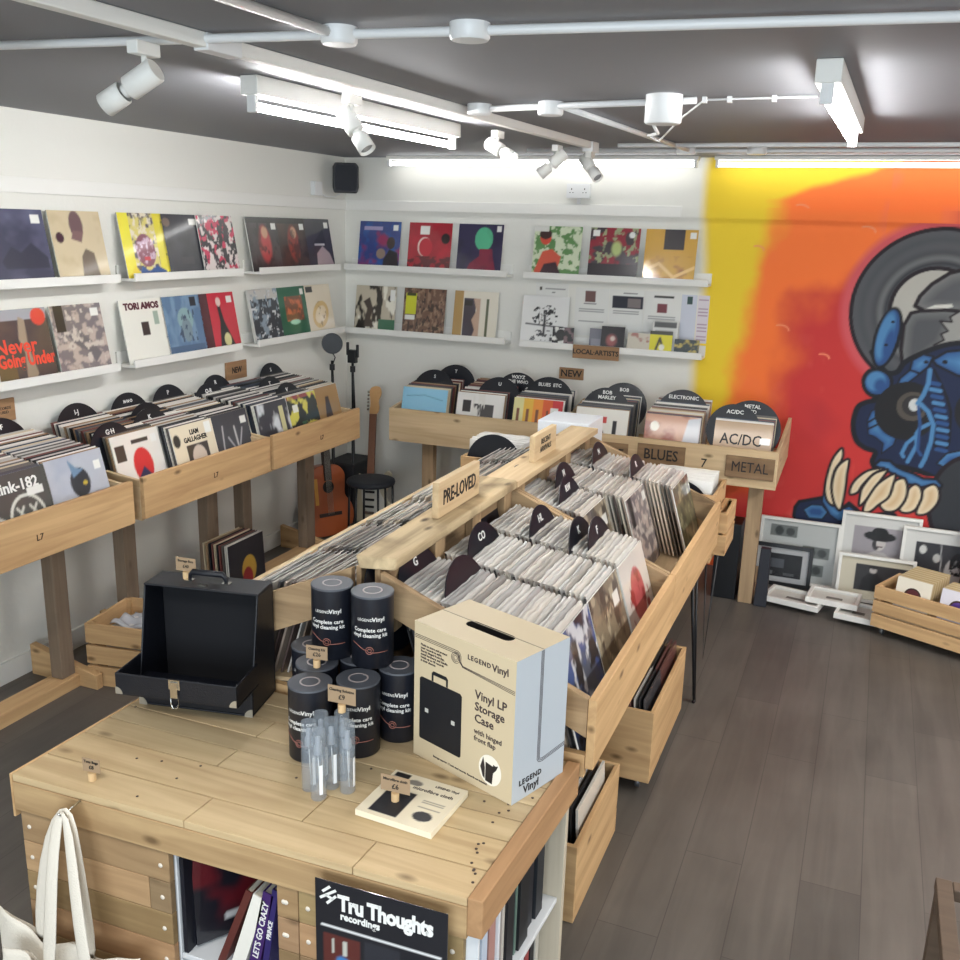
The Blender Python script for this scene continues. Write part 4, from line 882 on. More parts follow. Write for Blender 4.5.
# boxes and crates
def fill(x0, y, z, n, dx, kind, label, group, lean=.1, rz=PI / 2, d=(-1, 0, 0)): add_row((x0, y, z), d, n, dx, rz, lean, kind, label, group, 0, .002)
fill(-.735 + .0, 4.30, .634, 0, .02, 'pre', '', '')
add_row((-.735, 4.29, .66), (0, 1, 0), 10, .0225, 0, .08, 'pre', 'record in the open pine box at the far aisle end of the browser', 'records in the aisle-end box')
add_row((-1.655, 4.30, .73), (0, 1, 0), 10, .021, 0, .08, 'pre', 'record in the open pine box at the far wall-side end of the browser', 'records in the wall-side end box')
add_row((-.60, 3.415, .064), (-1, 0, 0), 19, .0185, PI / 2, .08, 'new', 'record in the rolling crate under the browser, half nearest the table', 'records in rolling crate, near half')
add_row((-.655, 2.71, .014), (-1, 0, 0), 16, .020, PI / 2, .06, 'new', 'record in the floor crate right behind the display table', 'records in floor crate')
add_row((-.60, 3.74 - .04, .064), (-1, 0, 0), 19, .0185, PI / 2, .08, 'new', 'record in the rolling crate under the browser, half farthest from the table', 'records in rolling crate, far half')
face('record_sleeve', lambda: cvs((40, 38, 44)).ell(.55, .45, .2, .25, S(190, 150, 60)).ell(.5, .3, .14, .2, S(150, 40, 44)), -2.97, 4.03 + .02, .108, PI / 2, .05, 'black record sleeve with a gold and red emblem standing under the left racks')
add_row((-2.985, 4.05, .108), (-1, 0, 0), 9, .017, PI / 2, .05, 'new', 'record standing on the floor tray under the left racks, behind the gold-emblem sleeve', 'records under the left racks')
tag(MB().box(-3.16 + .012, -2.94, 3.88, 4.22, .0, .105).build('floor_tray', post('Y'), bevel=.003), 'low wooden tray on the floor under the left racks holding records', 'tray')
rows.sort(key=lambda r: r[0])
LIMIT = 292
for k_, (d_, mtx, kind, lab, grp, s_) in enumerate(rows[:LIMIT]):
    ms_ = pre_meshes if kind == 'pre' else new_meshes
    o = bpy.data.objects.new('record_sleeve', ms_[s_ % len(ms_)]); C.objects.link(o); o.matrix_world = mtx; tag(o, lab, 'record', grp)
    if kind == 'pre':
        p = bpy.data.objects.new('outer_sleeve', poly_meshes[s_ % len(poly_meshes)]); C.objects.link(p); p.parent = o
rest = MB()
for (d_, mtx, kind, lab, grp, s_) in rows[LIMIT:]:
    c = (PRECOLS if kind == 'pre' else NEWCOLS)[s_ % (10 if kind == 'pre' else 12)]; t_ = .005 if s_ % 3 else .008
    rest.box(*((-.1395, .1395) if kind == 'pre' else (-.1575, .1575)), -t_, 0, 0, .315, 0, S(*c), mtx)
    if kind == 'pre' and d_ < 6:
        pm = poly_meshes[s_ % len(poly_meshes)]
        rest.add([v.co for v in pm.vertices], [list(f.vertices) for f in pm.polygons], 1, (1, 1, 1), True, mtx)
tag(rest.build('packed_records', [PRINT, POLY], raw=True), 'rows of distant packed records filling the far racks and boxes', 'records', None, 'stuff')

# ------------------------------------------------------------------ black disc dividers
def divider(s, loc, rz, lean, label, size=.035, r=.15):
    m = MB(); m.lathe([(r, -.0012), (r, .0012)], 48, 0, (1, 1, 1), T((0, 0, r)) @ RX(PI / 2), False)
    m.lathe([(r * .34, -.0018), (r * .34, .0018)], 32, 0, S(60, 70, 90), T((0, 0, r)) @ RX(PI / 2), False)
    t = thing('divider_disc', label, 'divider', loc, (-lean, 0, rz))
    dd = part(m, 'disc', BLACKV, t)
    if s: text(s, size, TEXTW, dd, T((0, -.0022, r * 1.70)) @ FRONT, .0006)
    return t
BLACKV.node_tree.nodes  # keep
# left racks: two tiers of letters
ld = [('D', -3.36, 2.62), ('D·Distinctive', -3.12, 2.60), ('E-F', -3.37, 2.95), ('I-J', -3.36, 3.38), ('G·H', -3.08, 3.29), ('K', -3.14, 3.62), ('M·N·O', -3.36, 3.72), ('MC/NL', -3.22, 3.69), ('P', -3.36, 4.02), ('Q-R', -3.30, 4.28), ('R', -3.36, 4.42), ('S', -3.37, 4.98), ('T', -3.20, 4.72), ('V', -3.05, 4.67)]
for i, (s, x, y) in enumerate(ld):
    z = lz(x) + (.095 if x < -3.3 else .078)
    divider(s, (x, y, z), PI / 2, math.radians(14), 'black record disc divider lettered %s in the left wall racks' % s.replace('·', ' '), .032 if len(s) < 5 else .022, .145)
bd = [('T', -2.52, 5.72, .15), ('S', -2.60, 5.56, .15), ('WXYZ\nTHE WHO', -2.06, 5.66, .15), ('U', -2.13, 5.52, .15), ('BLUES  ETC', -1.835, 5.62, .17),
      ('BOB', -1.36, 5.64, .15), ('BOB\nMARLEY', -1.43, 5.50, .15), ('ELECTRONIC', -.99, 5.60, .16), ('METAL\nLED', -.58, 5.50, .17), ('AC/DC', -.66, 5.40, .15)]
for i, (s, x, y, r) in enumerate(bd):
    z = .754 + (y - 5.3) * bsl + .345 - 2 * r + .05
    divider(s, (x, y, z), 0, math.radians(14), 'black record disc divider lettered %s in the back wall racks' % s.replace('\n', ' ').replace('  ', ' '), .03, r)
cdv = [('FF', -1.115, 2.66), ('EL', -1.105, 2.98), ('G', -1.06, 2.33), ('', -1.12, 2.25), ('', -.93, 2.36), ('CO', -.99, 2.66), ('HL', -.90, 2.97), ('K', -.76, 2.96), ('F', -.71, 3.01), ('J', -1.12, 3.36), ('W', -1.12, 3.68), ('', -1.10, 3.92), ('RW', -.93, 3.38), ('M', -1.0, 3.55), ('N', -.98, 4.0), ('R', -.80, 3.95)]
cname = ['against the ridge in the near browser', 'on the ridge side of the divider row, near browser', 'at the near end against the ridge', 'hard in the near ridge corner', 'in the row by the white storage box', 'in the middle row of the near browser', 'lettered HL in the divider row of the near browser', 'lettered K toward the aisle, near browser', 'lettered F nearest the aisle, near browser', 'lettered J against the ridge, far browser', 'lettered W against the ridge, far browser', 'blank, against the ridge at the far end', 'lettered RW in the far browser', 'lettered M in the far browser', 'lettered N in the far browser', 'lettered R toward the aisle, far browser']
for i, (s, x, y) in enumerate(cdv):
    divider(s, (x, y, cz(x) + .108), PI / 2, LEANR, 'black record disc divider ' + (('lettered %s, ' % s if s and 'lettered' not in cname[i] else '') + cname[i]), .036, .145)
divider('', (-1.635, 2.28, .845), -PI / 2, math.radians(35), 'black disc divider leaning out of the wall side of the near browser', .05, .13)
divider('', (-.735, 4.27, .69), 0, .08, 'black disc divider in the aisle-end record box', .05, .145)
divider('', (-1.66, 4.285, .80), 0, .08, 'black disc divider with a pale label in the wall-side end box', .05, .145)
divider('', (-1.42, 4.05, .80), PI / 2 + PI, .4, 'black disc divider leaning near the far end, wall side', .05, .13)

# ------------------------------------------------------------------ display table
ZT = .75
TA, TB, TC, TD = (-1.822, 1.500), (-.590, 1.548), (-.560, 2.135), (-1.80, 2.135)
def lerp(a, b, t): return (a[0] + (b[0] - a[0]) * t, a[1] + (b[1] - a[1]) * t)
table = thing('display_table', 'reclaimed pallet-wood display table in the foreground with open shelves', 'table', (-1.2, 1.82, 0))
def TBp(m, n, mt, bv=.002):
    m.v = [(x + 1.2, y - 1.82, z) for x, y, z in m.v]; return part(m, n, mt, table, bv)
def quad(m, a, b, c, d, z0, z1, col=(1, 1, 1), mi=0): m.hexa([(*a, z0), (*b, z0), (*c, z0), (*d, z0), (*a, z1), (*b, z1), (*c, z1), (*d, z1)], mi, col)
m = MB(); nb = 7; rt = random.Random(3)
inr = lerp(TA, TB, .972), lerp(TD, TC, .972)
cuts = [0, .17, .36, .50, .62, .76, .88, 1]
tints = [(1.02, 1.0, .97), (1.06, 1.04, 1.0), (.93, .93, .92), (.86, .87, .88), (.98, .98, .98), (.88, .88, .88), (.95, .95, .95)]
for i in range(nb):
    t0, t1 = cuts[i] + .0028, cuts[i + 1] - .0028
    joints = [0, .42, .78, 1] if i == 0 else ([0, .62, 1] if i == 1 else ([0, 1] if i % 2 else [0, .35, 1]))
    for j in range(len(joints) - 1):
        u0, u1 = joints[j] + .001, joints[j + 1] - .001
        l0, l1 = lerp(TA, TD, t0), lerp(TA, TD, t1); r0, r1 = lerp(inr[0], inr[1], t0), lerp(inr[0], inr[1], t1)
        k_ = rt.uniform(.94, 1.05); tt = tuple(x * k_ for x in tints[i])
        quad(m, lerp(l0, r0, u0), lerp(l0, r0, u1), lerp(l1, r1, u1), lerp(l1, r1, u0), ZT - .02, ZT + rt.uniform(-.001, 0), tt)
TBp(m, 'tabletop', wood('table_plank_X', S(206, 183, 144), S(140, 106, 70), 'X', .55, 1, .9, .12), .0015)
m = MB(); rs = rt
for k_ in range(46):                                                # nail holes and heads
    px_, py_ = rs.random(), rs.random(); a = lerp(lerp(TA, inr[0], px_), lerp(TD, inr[1], px_), py_)
    if rs.random() < .55: a = lerp(lerp(TA, inr[0], .93 + .06 * rs.random()), lerp(TD, inr[1], .93 + .06 * rs.random()), py_)
    m.lathe([(.0001, .0002), (.0035, .0002), (.0035, .0009), (.0001, .0012)], 8, 0, (1, 1, 1), T((a[0], a[1], ZT)), cap=False)
TBp(m, 'nail_head', mat('rusty_nail', S(74, 58, 50), .7), 0)['kind'] = 'stuff'
m = MB(); quad(m, inr[0], TB, TC, inr[1], ZT - .09, ZT + .003); TBp(m, 'edge_board', wood('orange_pine_Y', S(182, 142, 102), S(122, 86, 56), 'Y'), .003)
m = MB(); FA = lerp(TA, TD, .035); fb_ = lerp(inr[0], inr[1], .035)
quad(m, TA, inr[0], fb_, FA, ZT - .10, ZT - .021); TBp(m, 'front_rail', wood('front_rail_X', S(190, 160, 118), S(120, 86, 54), 'X', .6, 1.2, .9, .3), .003)
m = MB(); quad(m, lerp(TA, TB, -.006), TA, TD, lerp(TD, TC, -.006), ZT - .12, ZT - .0); TBp(m, 'edge_board', pine('Y'), .002)
# front cladding: left bank and middle pier
FT = ZT - .101
def face_planks(u0, u1, name, seed, joint=True):
    m = MB(); r = random.Random(seed); z = FT; h = .0875; i = 0
    while z > .1:
        zb = max(z - h, .02); js = [u0, u1]
        if joint and i % 2 == 1: js = [u0, u0 + (u1 - u0) * .86, u1]
        if joint and i % 3 == 0 and i: js = [u0, u0 + (u1 - u0) * .1, u1]
        for a_, b_ in zip(js[:-1], js[1:]):
            t_ = [(1, .97, .92), (1.22, 1.2, 1.12), (.86, .84, .8), (.94, .9, .84), (1.15, 1.1, 1.0)][(i + (a_ > u0)) % 5]; t_ = tuple(x * r.uniform(.93, 1.05) for x in t_)
            A1, B1_ = lerp(TA, TB, a_), lerp(TA, TB, b_)
            quad(m, (A1[0] + .001, A1[1] + .008), (B1_[0] - .001, B1_[1] + .008), (B1_[0] - .001, B1_[1] + .026), (A1[0] + .001, A1[1] + .026), zb + .0015, z, t_)
        z = zb; i += 1
    TBp(m, name, wood('cladding_X', S(170, 142, 108), S(112, 84, 58), 'X', .65, 1.1, .8, .2), .002)
    m = MB()
    z = FT - .044
    while z > .1:
        for a_ in (u0 + .02, u1 - .02 if u1 - u0 > .1 else u1 - .03):
            A1 = lerp(TA, TB, a_); m.lathe([(.006, 0), (.005, .002), (.0001, .002)], 12, 0, (1, 1, 1), T((A1[0], A1[1] + .0078, z)) @ RX(PI / 2))
        z -= .0875
    TBp(m, 'dowel_plug', mat('filler_white', S(226, 216, 200), .7), 0)['kind'] = 'stuff'
face_planks(.006, .365, 'front_cladding', 5)
face_planks(.60, .645, 'front_cladding', 6, False)
face_planks(.645, .965, 'front_cladding', 8)
# carcass: white shelves and sides
wt = mat('white_laminate', S(216, 218, 220), .5)
def PT(u, v): return lerp(lerp(TA, TB, u), lerp(TD, TC, u), v)
for u in (.012, .352, .607):
    m = MB(); quad(m, PT(u, .05), PT(u + .013, .05), PT(u + .013, .97), PT(u, .97), .02, FT); TBp(m, 'inner_side', wt)
m = MB(); quad(m, PT(.02, .965), PT(.62, .965), PT(.62, .985), PT(.02, .985), .02, FT); TBp(m, 'back_panel', wt)
m = MB(); quad(m, PT(.366, .05), PT(.606, .05), PT(.606, .96), PT(.366, .96), .335, .35); TBp(m, 'shelf', wt)
m = MB(); quad(m, PT(.366, .05), PT(.606, .05), PT(.606, .96), PT(.366, .96), .02, .035); TBp(m, 'shelf', wt)
# aisle side bookcase
for z in (.02, .345):
    m = MB(); quad(m, PT(.70, .06), PT(.975, .06), PT(.975, .95), PT(.70, .95), z, z + .015); TBp(m, 'shelf', wt)
m = MB(); quad(m, PT(.685, .06), PT(.70, .06), PT(.70, .95), PT(.685, .95), .02, FT); TBp(m, 'inner_side', wt)
m = MB(); quad(m, PT(.70, .045), PT(.985, .045), PT(.985, .06), PT(.70, .06), .0, FT); TBp(m, 'end_panel', wt)
m = MB(); quad(m, PT(.70, .95), PT(.985, .95), PT(.985, .985), PT(.70, .985), .0, ZT - .092); TBp(m, 'end_panel', wood('pale_post_Z', S(206, 196, 176), S(150, 130, 104), 'Z'))
# contents of the aisle-side shelf: sleeves standing, spines to the aisle
def block(u0, v0, u1, v1, z0, z1, col, label, name='boxed_record_set', cat='record', mt=CARD, tilt=0):
    m = MB(); quad(m, PT(u0, v0), PT(u1, v0), PT(u1, v1), PT(u0, v1), z0, z1, S(*col))
    return tag(m.build(name, mt, bevel=.0008), label, cat)
shc = [(.10, .15, (38, 52, 60), .28), (.16, .175, (210, 208, 200), .27), (.185, .235, (196, 208, 226), .275), (.245, .262, (56, 40, 58), .27), (.27, .33, (176, 132, 124), .28), (.34, .356, (226, 228, 232), .28), (.366, .386, (170, 60, 50), .262), (.396, .42, (190, 186, 178), .26), (.43, .50, (26, 26, 30), .278), (.51, .522, (190, 206, 216), .262), (.532, .552, (96, 120, 110), .262), (.562, .66, (20, 22, 26), .278), (.68, .75, (26, 28, 36), .272), (.77, .85, (30, 34, 40), .262)]
nm = ['teal-black', 'narrow cream', 'pale blue', 'dark plum', 'dusty pink', 'thin white', 'thin red', 'light grey', 'plain black', 'thin pale blue', 'grey-green', 'thick black with small white letters', 'blue-black', 'deepest blue-black']
for i, (a, b_, col, h_) in enumerate(shc):
    o = block(.74, a, .955 + (i % 3) * .004, b_, .361, .361 + h_, col, '%s record spine on the aisle-side shelf of the display table' % nm[i])
for i in range(5):
    block(.76, .60 + i * .06, .95, .645 + i * .06, .036, .30, ((30, 30, 36), (206, 206, 206), (150, 60, 60), (26, 28, 34), (190, 186, 176))[i], '%s record spine on the lowest aisle-side shelf' % ('black', 'white', 'brick red', 'charcoal', 'beige')[i])
# books in the front opening
def book(x, y, z, w_, d_, h_, lean, col, spine, label, rz=0, s=None, ssize=.03, cov=None):
    """upright book, spine faces -Y, leaning by rotation about Y"""
    o = thing('book', label, 'book', (x, y, z), (0, lean, rz))
    part(MB().box(0, .003, 0, d_, 0, h_, 0, S(*col)).box(w_ - .003, w_, 0, d_, 0, h_, 0, S(*col)).box(0, w_, -.003, 0, 0, h_, 0, S(*spine)), 'cover', CARD, o, 0)
    part(MB().box(.0032, w_ - .0032, .001, d_ - .004, .003, h_ - .003, 0, S(226, 216, 196)), 'pages', CARD, o)
    if s: text(s, ssize, TEXTW, o, T((w_ / 2, -.0036, h_ * .55)) @ FRONT @ RZ(PI / 2), .0003)
    return o
zb = .351
book(-1.366, 1.555, zb + .001, .012, .24, .265, .0, (24, 26, 36), (24, 26, 36), 'large black book with a dark red picture at the left of the table opening', s=None)
o = thing('book', 'large black book with red picture turned outward in the table opening', 'book', (-1.345, 1.575, zb + .008), (-.06, .0, 1.0))
c = Canvas(0, 1, 0, 1, 30, 30, S(18, 20, 30)); c.blot(S(96, 20, 30), .4, .35, 91, .45, .7); c.rect(.3, .2, .55, .23, S(190, 190, 190)); c.rect(.3, .15, .6, .18, S(190, 190, 190))
mm = MB(); mm.box(0, .25, 0, .014, 0, .27, 0, S(18, 20, 30)); mm.add([(.25 * i / 29, -.0005, .27 * j / 29) for j in range(30) for i in range(30)], [(j * 30 + i, j * 30 + i + 1, (j + 1) * 30 + i + 1, (j + 1) * 30 + i) for j in range(29) for i in range(29)], 0, [tuple(x) for x in c.flat()])
part(mm, 'cover', PRINT, o)
book(-1.275, 1.565, zb + .002, .018, .2, .245, .38, (92, 44, 38), (92, 44, 38), 'dark red book leaning in the table opening beside the black ones')
book(-1.238, 1.565, zb + .002, .034, .2, .235, .32, (232, 228, 218), (232, 228, 218), 'thick white book leaning between the red and the purple book')
PUR = (62, 34, 96)
book(-1.190, 1.565, zb + .002, .028, .2, .245, .22, PUR, PUR, 'purple book lettered LETS GO CRAZY leaning in the table opening', s="LET'S GO CRAZY", ssize=.022)
book(-1.152, 1.565, zb + .002, .016, .2, .255, .16, (46, 36, 96), (46, 36, 96), 'slim blue-violet book at the right of the table opening', s='PRINCE', ssize=.016)
# poster on the front
pu0, pu1 = .622 + .03, .0
P0, P1 = (-.955, 1.5145), (-.650, 1.527)
posterc = Canvas(0, 1, 0, 1, 60, 84, S(22, 24, 32))
posterc.rect(.06, .44, .34, .70, S(88, 38, 34)); posterc.poly([(.06, .44), (.18, .58), (.26, .58), (.34, .46)], S(130, 110, 96)); posterc.ell(.21, .56, .05, .03, S(60, 120, 180)); posterc.rect(.12, .6, .14, .68, S(190, 190, 180)); posterc.rect(.22, .6, .24, .68, S(190, 190, 180))
posterc.rect(.38, .44, .66, .72, S(40, 42, 50)); posterc.rect(.44, .52, .56, .56, S(90, 92, 100)); posterc.rect(.57, .54, .6, .64, S(14, 14, 18))
posterc.ell(.78, .62, .06, .04, S(150, 100, 60)); posterc.ell(.76, .55, .05, .03, S(50, 120, 170)); posterc.rect(.06, .2, .34, .4, S(176, 160, 130)); posterc.rect(.38, .2, .66, .4, S(120, 140, 150)); posterc.rect(.7, .2, .95, .4, S(60, 50, 60))
posterc.rect(.05, .745, .95, .753, S(232, 232, 232))
ang = math.atan2(P1[1] - P0[1], P1[0] - P0[0]); pw = math.hypot(P1[0] - P0[0], P1[1] - P0[1]); phh = .44
po = thing('poster', 'black record-label poster with white lettering on the front of the display table', 'poster', (P0[0], P0[1] - .018, .732 - phh), (0, 0, ang))
mm = MB(); mm.box(0, pw, 0, .0015, 0, phh, 0, S(22, 24, 32)); mm.add([(pw * i / 59, -.0004, phh * j / 83) for j in range(84) for i in range(60)], [(j * 60 + i, j * 60 + i + 1, (j + 1) * 60 + i + 1, (j + 1) * 60 + i) for j in range(83) for i in range(59)], 0, [tuple(x) for x in posterc.flat()])
part(mm, 'sheet', PRINT, po)
text('Tru Thoughts', .052, TEXTW, po, T((.055, -.0012, phh - .047)) @ FRONT, .0022, align='LEFT', sx=.82, spacing=.92)
text('recordings', .024, TEXTW, po, T((.06, -.0012, phh - .078)) @ FRONT, .0008, align='LEFT', sx=.9)
mm = MB()
for a_, b_ in (((.012, .055), (.05, .028)), ((.028, .065), (.05, .042)), ((.018, .038), (.036, .022)), ((.024, .044), (.044, .052))): mm.beam((a_[0], -.001, phh - a_[1] + .01), (b_[0], -.001, phh - b_[1] + .01), .001, .006)
part(mm, 'logo_mark', TEXTW, po)

# tote bags hanging from a hook
def tote(name_label, x, y, z0, z1, w_, seed, dy):
    t = thing('tote_bag', name_label, 'bag', (x, y, z0))
    r = random.Random(seed); m = MB(); N1, N2 = 64, 20; ph = [r.random() * 6 for _ in range(6)]
    def fn(u, v):
        a = 2 * PI * u; cx_ = math.cos(a); sy_ = math.sin(a)
        xx_ = (w_ / 2) * (abs(cx_) ** .75) * (1 if cx_ > 0 else -1) * (1 + .03 * math.sin(v * 6 + ph[0]))
        dep = .010 + .024 * (1 - v) ** .8
        fold = (.010 * v * math.sin(xx_ * 46 + ph[1]) + .007 * math.sin(xx_ * 23 + v * 5 + ph[2]))
        yy_ = -dep + dep * sy_ * 1.0 + fold * abs(sy_)
        sag = -.018 * math.cos(xx_ / w_ * 2 * PI) * v + .008 * math.sin(xx_ * 30 + ph[3]) * v + (.012 if sy_ < 0 else 0) * v
        return (xx_, yy_, (z1 - z0) * v + sag)
    m.grid(fn, N1, N2)
    o = part(m, 'bag_body', CANVAS, t); s_ = o.modifiers.new('thick', 'SOLIDIFY'); s_.thickness = .002
    return t
def strap(t, pts, w_, name='strap'):
    m = MB(); n = len(pts); P = [Vector(p) for p in pts]
    v = []; 
    for i, p in enumerate(P):
        d = (P[min(i + 1, n - 1)] - P[max(i - 1, 0)]).normalized(); s_ = d.cross(Vector((0, -1, 0)))
        if s_.length < .01: s_ = Vector((1, 0, 0))
        s_.normalize(); tw = w_ * (.75 + .45 * abs(i / (n - 1) - .5) * 2)
        v += [p - s_ * tw / 2 + Vector((0, .003, 0)), p + Vector((0, -.003, 0)), p + s_ * tw / 2 + Vector((0, .003, 0))]
    f = []
    for i in range(n - 1): f += [(i * 3, i * 3 + 1, i * 3 + 4, i * 3 + 3), (i * 3 + 1, i * 3 + 2, i * 3 + 5, i * 3 + 4)]
    m.add(v, f, 0, (1, 1, 1), True); o = part(m, name, CANVAS, t)
    s_ = o.modifiers.new('thick', 'SOLIDIFY'); s_.thickness = .002; s_ = o.modifiers.new('sub', 'SUBSURF'); s_.levels = s_.render_levels = 1
hx, hy, hz = -1.612, 1.468, .722
tg = tote('off-white canvas tote bag hung on the table front, the one behind', -1.635, 1.462, .03, .36, .44, 4, .0)
strap(tg, [(-.085, -.016, .31), (-.07, -.014, .46), (-.03, -.010, .62), (.018, -.004, .706), (.036, -.004, .706), (.05, -.010, .62), (.066, -.014, .47), (.075, -.016, .31)], .038)
tg2 = tote('off-white canvas tote bag hung on the table front, the one in front', -1.545, 1.385, .03, .345, .42, 9, .0)
strap(tg2, [(-.09, .0, .29), (-.075, .008, .46), (-.085, .044, .62), (-.072, .061, .706), (-.055, .061, .706), (-.03, .044, .60), (.01, .008, .46), (.04, -.002, .29)], .038)
hk = MB(); hk.tube([(-1.609, 1.505, .732), (-1.609, 1.47, .727), (-1.609, 1.446, .727), (-1.609, 1.438, .737)], .003, 8); tag(hk.build('coat_hook', CHROME), 'small metal hook on the front rail holding the tote bags', 'hook')

# price cards on little blocks
def pricecard(x, y, z, w_, h_, rz, label, lines):
    t = thing('price_card', label, 'price card', (x, y, z), (0, 0, rz))
    part(MB().lathe([(.0095, 0), (.0095, .020), (.009, .021)], 20), 'block', wood('block_wood', S(214, 184, 140), S(160, 124, 84), 'Z', .7, 1, 0), t)
    kc = part(MB().box(-w_ / 2, w_ / 2, .0, .001, .0215, .0215 + h_), 'card', KRAFT, t)
    for i, (s_, sz, zz_) in enumerate(lines): text(s_, sz, TEXTK, kc, T((0, -.0006, .0215 + h_ * zz_)) @ FRONT, .0001)
    return t
pricecard(-1.625, 1.562, ZT, .050, .036, .1, 'small brown price card on the front left corner of the table', [('Tote Bags', .010, .75), ('£8', .014, .35)])
pricecard(-.906, 1.772, ZT + .0165, .075, .042, .05, 'brown price card standing on the microfibre cloth box', [('Microfibre cloth', .0095, .76), ('£6', .018, .34)])
# suitcase-style record case
case = thing('record_case', 'black hard-sided record carrying case standing open on the table', 'case', (-1.62, 1.945, ZT + .0005), (0, 0, math.radians(11.5)))
hw = .170; d0, d1 = .0, .165
def shell(m, z0, z1, y0, y1, t_=.006):
    m.box(-hw, hw, y1 - t_, y1, z0, z1); m.box(-hw, -hw + t_, y0, y1 - t_, z0, z1); m.box(hw - t_, hw, y0, y1 - t_, z0, z1)
m = MB()
# base with closed front, then open front up to the top
m.hexa([(-hw, 0, 0), (hw, 0, 0), (hw, .165, 0), (-hw, .165, 0), (-hw, 0, .006), (hw, 0, .006), (hw, .165, .006), (-hw, .165, .006)])
m.box(-hw, hw, 0, .006, .006, .075)
m.box(-hw, hw, .159, .165, .006, .335)
for sx in (-hw, hw - .006):
    m.add([(sx, .006, .006), (sx + .006, .006, .006), (sx + .006, .159, .006), (sx, .159, .006), (sx, .006, .075), (sx + .006, .006, .075), (sx, .06, .335), (sx + .006, .06, .335), (sx, .159, .335), (sx + .006, .159, .335)],
          [(0, 3, 2, 1), (0, 4, 6, 8, 3), (1, 2, 9, 7, 5), (0, 1, 5, 4), (4, 5, 7, 6), (6, 7, 9, 8), (3, 8, 9, 2)])
m.box(-hw, hw, .058, .165, .335, .341)
part(m, 'case_body', NAVY, case, .003)
part(MB().box(-hw + .007, hw - .007, .15, .158, .007, .33), 'lining', mat('black_felt', S(16, 17, 22), .95), case)
m = MB()                                       # the hinged front flap folded down to a tray
m.box(-hw - .004, hw + .004, -.105, -.099, .085, .145); m.box(-hw - .004, hw + .004, -.099, .040, .078, .084)
m.box(-hw - .004, -hw + .002, -.099, .040, .085, .145); m.box(hw - .002, hw + .004, -.099, .040, .085, .145)
part(m, 'front_flap', NAVY, case, .002)
m = MB()
for sx in (-1, 1):
    for (yy, zz_, r_) in ((-.1055, .088, .020),):
        pts = [(0, 0)] + [(math.cos(a) * r_ * -sx, math.sin(a) * r_) for a in np.linspace(0, PI / 2, 7)]
        m.prism(pts if sx < 0 else pts[::-1], .0015, 0, (1, 1, 1), T((sx * (hw + .004), yy - .001, zz_ - .003)))
    pts = [(0, 0)] + [(math.cos(a) * .024 * -sx, math.sin(a) * .024) for a in np.linspace(0, PI / 2, 7)]
    m.prism(pts if sx < 0 else pts[::-1], .0015, 0, (1, 1, 1), T((sx * hw, -.0016, 0)))
part(m, 'corner_protector', mat('pale_metal', S(196, 192, 180), .35, metal=.7), case)
m = MB(); m.box(-.016, .016, -.109, -.1055, .118, .146); m.box(-.010, .010, -.113, -.109, .095, .14); m.tube([(-.010, -.110, .105), (-.011, -.110, .075), (-.006, -.110, .064), (.006, -.110, .064), (.011, -.110, .075), (.010, -.110, .105)], .0016, 8)
part(m, 'latch', CHROME, case)
m = MB(); m.tube([(-.055, .11, .343), (-.052, .11, .360), (-.045, .11, .368), (.045, .11, .368), (.052, .11, .360), (.055, .11, .343)], [.005, .007, .009, .009, .007, .005], 10); hd = part(m, 'handle', NAVY, case)
m = MB(); m.box(-.068, -.044, .10, .12, .3415, .345); m.box(.044, .068, .10, .12, .3415, .345); m.box(-.012, .012, .070, .084, .3415, .347); part(m, 'handle_plate', CHROME, hd)
pricecard(-1.775 + .06, 2.045 + .005, ZT + .342, .064, .040, .1, 'brown price card standing on top of the black record case', [('Storage Box', .010, .75), ('£40', .013, .35)])
# white cardboard storage box
bx = thing('storage_box', 'tall white and cream cardboard box for a vinyl record storage case', 'box', (-.657, 1.889, ZT + .0005), (0, 0, math.radians(-20)))
BW, BD, BH = .335, .200, .372
cream = S(204, 188, 157); white = S(176, 184, 192)
m = MB(); 
m.add([(-BW, 0, 0), (0, 0, 0), (0, 0, BH), (-BW, 0, BH)], [(0, 1, 2, 3)], 0, cream)
m.add([(0, 0, 0), (0, BD, 0), (0, BD, BH), (0, 0, BH)], [(0, 1, 2, 3)], 0, white)
m.add([(0, BD, 0), (-BW, BD, 0), (-BW, BD, BH), (0, BD, BH)], [(0, 1, 2, 3)], 0, cream)
m.add([(-BW, BD, 0), (-BW, 0, 0), (-BW, 0, BH), (-BW, BD, BH)], [(0, 1, 2, 3)], 0, white)
# top with a real slot
sx0, sx1, sy0, sy1 = -.235, -.085, .070, .105
ring = []; n_ = 9; r_ = (sy1 - sy0) / 2
for k_ in range(n_): a = -PI / 2 + PI * k_ / (n_ - 1); ring.append((sx1 - r_ + math.cos(a) * r_, (sy0 + sy1) / 2 + math.sin(a) * r_))
for k_ in range(n_): a = PI / 2 + PI * k_ / (n_ - 1); ring.append((sx0 + r_ + math.cos(a) * r_, (sy0 + sy1) / 2 + math.sin(a) * r_))
def outer(p):
    cx_, cy_ = (sx0 + sx1) / 2, (sy0 + sy1) / 2; dx, dy = p[0] - cx_, p[1] - cy_
    ks = []
    if dx > 1e-9: ks.append((0 - cx_) / dx)
    if dx < -1e-9: ks.append((-BW - cx_) / dx)
    if dy > 1e-9: ks.append((BD - cy_) / dy)
    if dy < -1e-9: ks.append((0 - cy_) / dy)
    k_ = min(ks); return (cx_ + dx * k_, cy_ + dy * k_)
ring2 = []
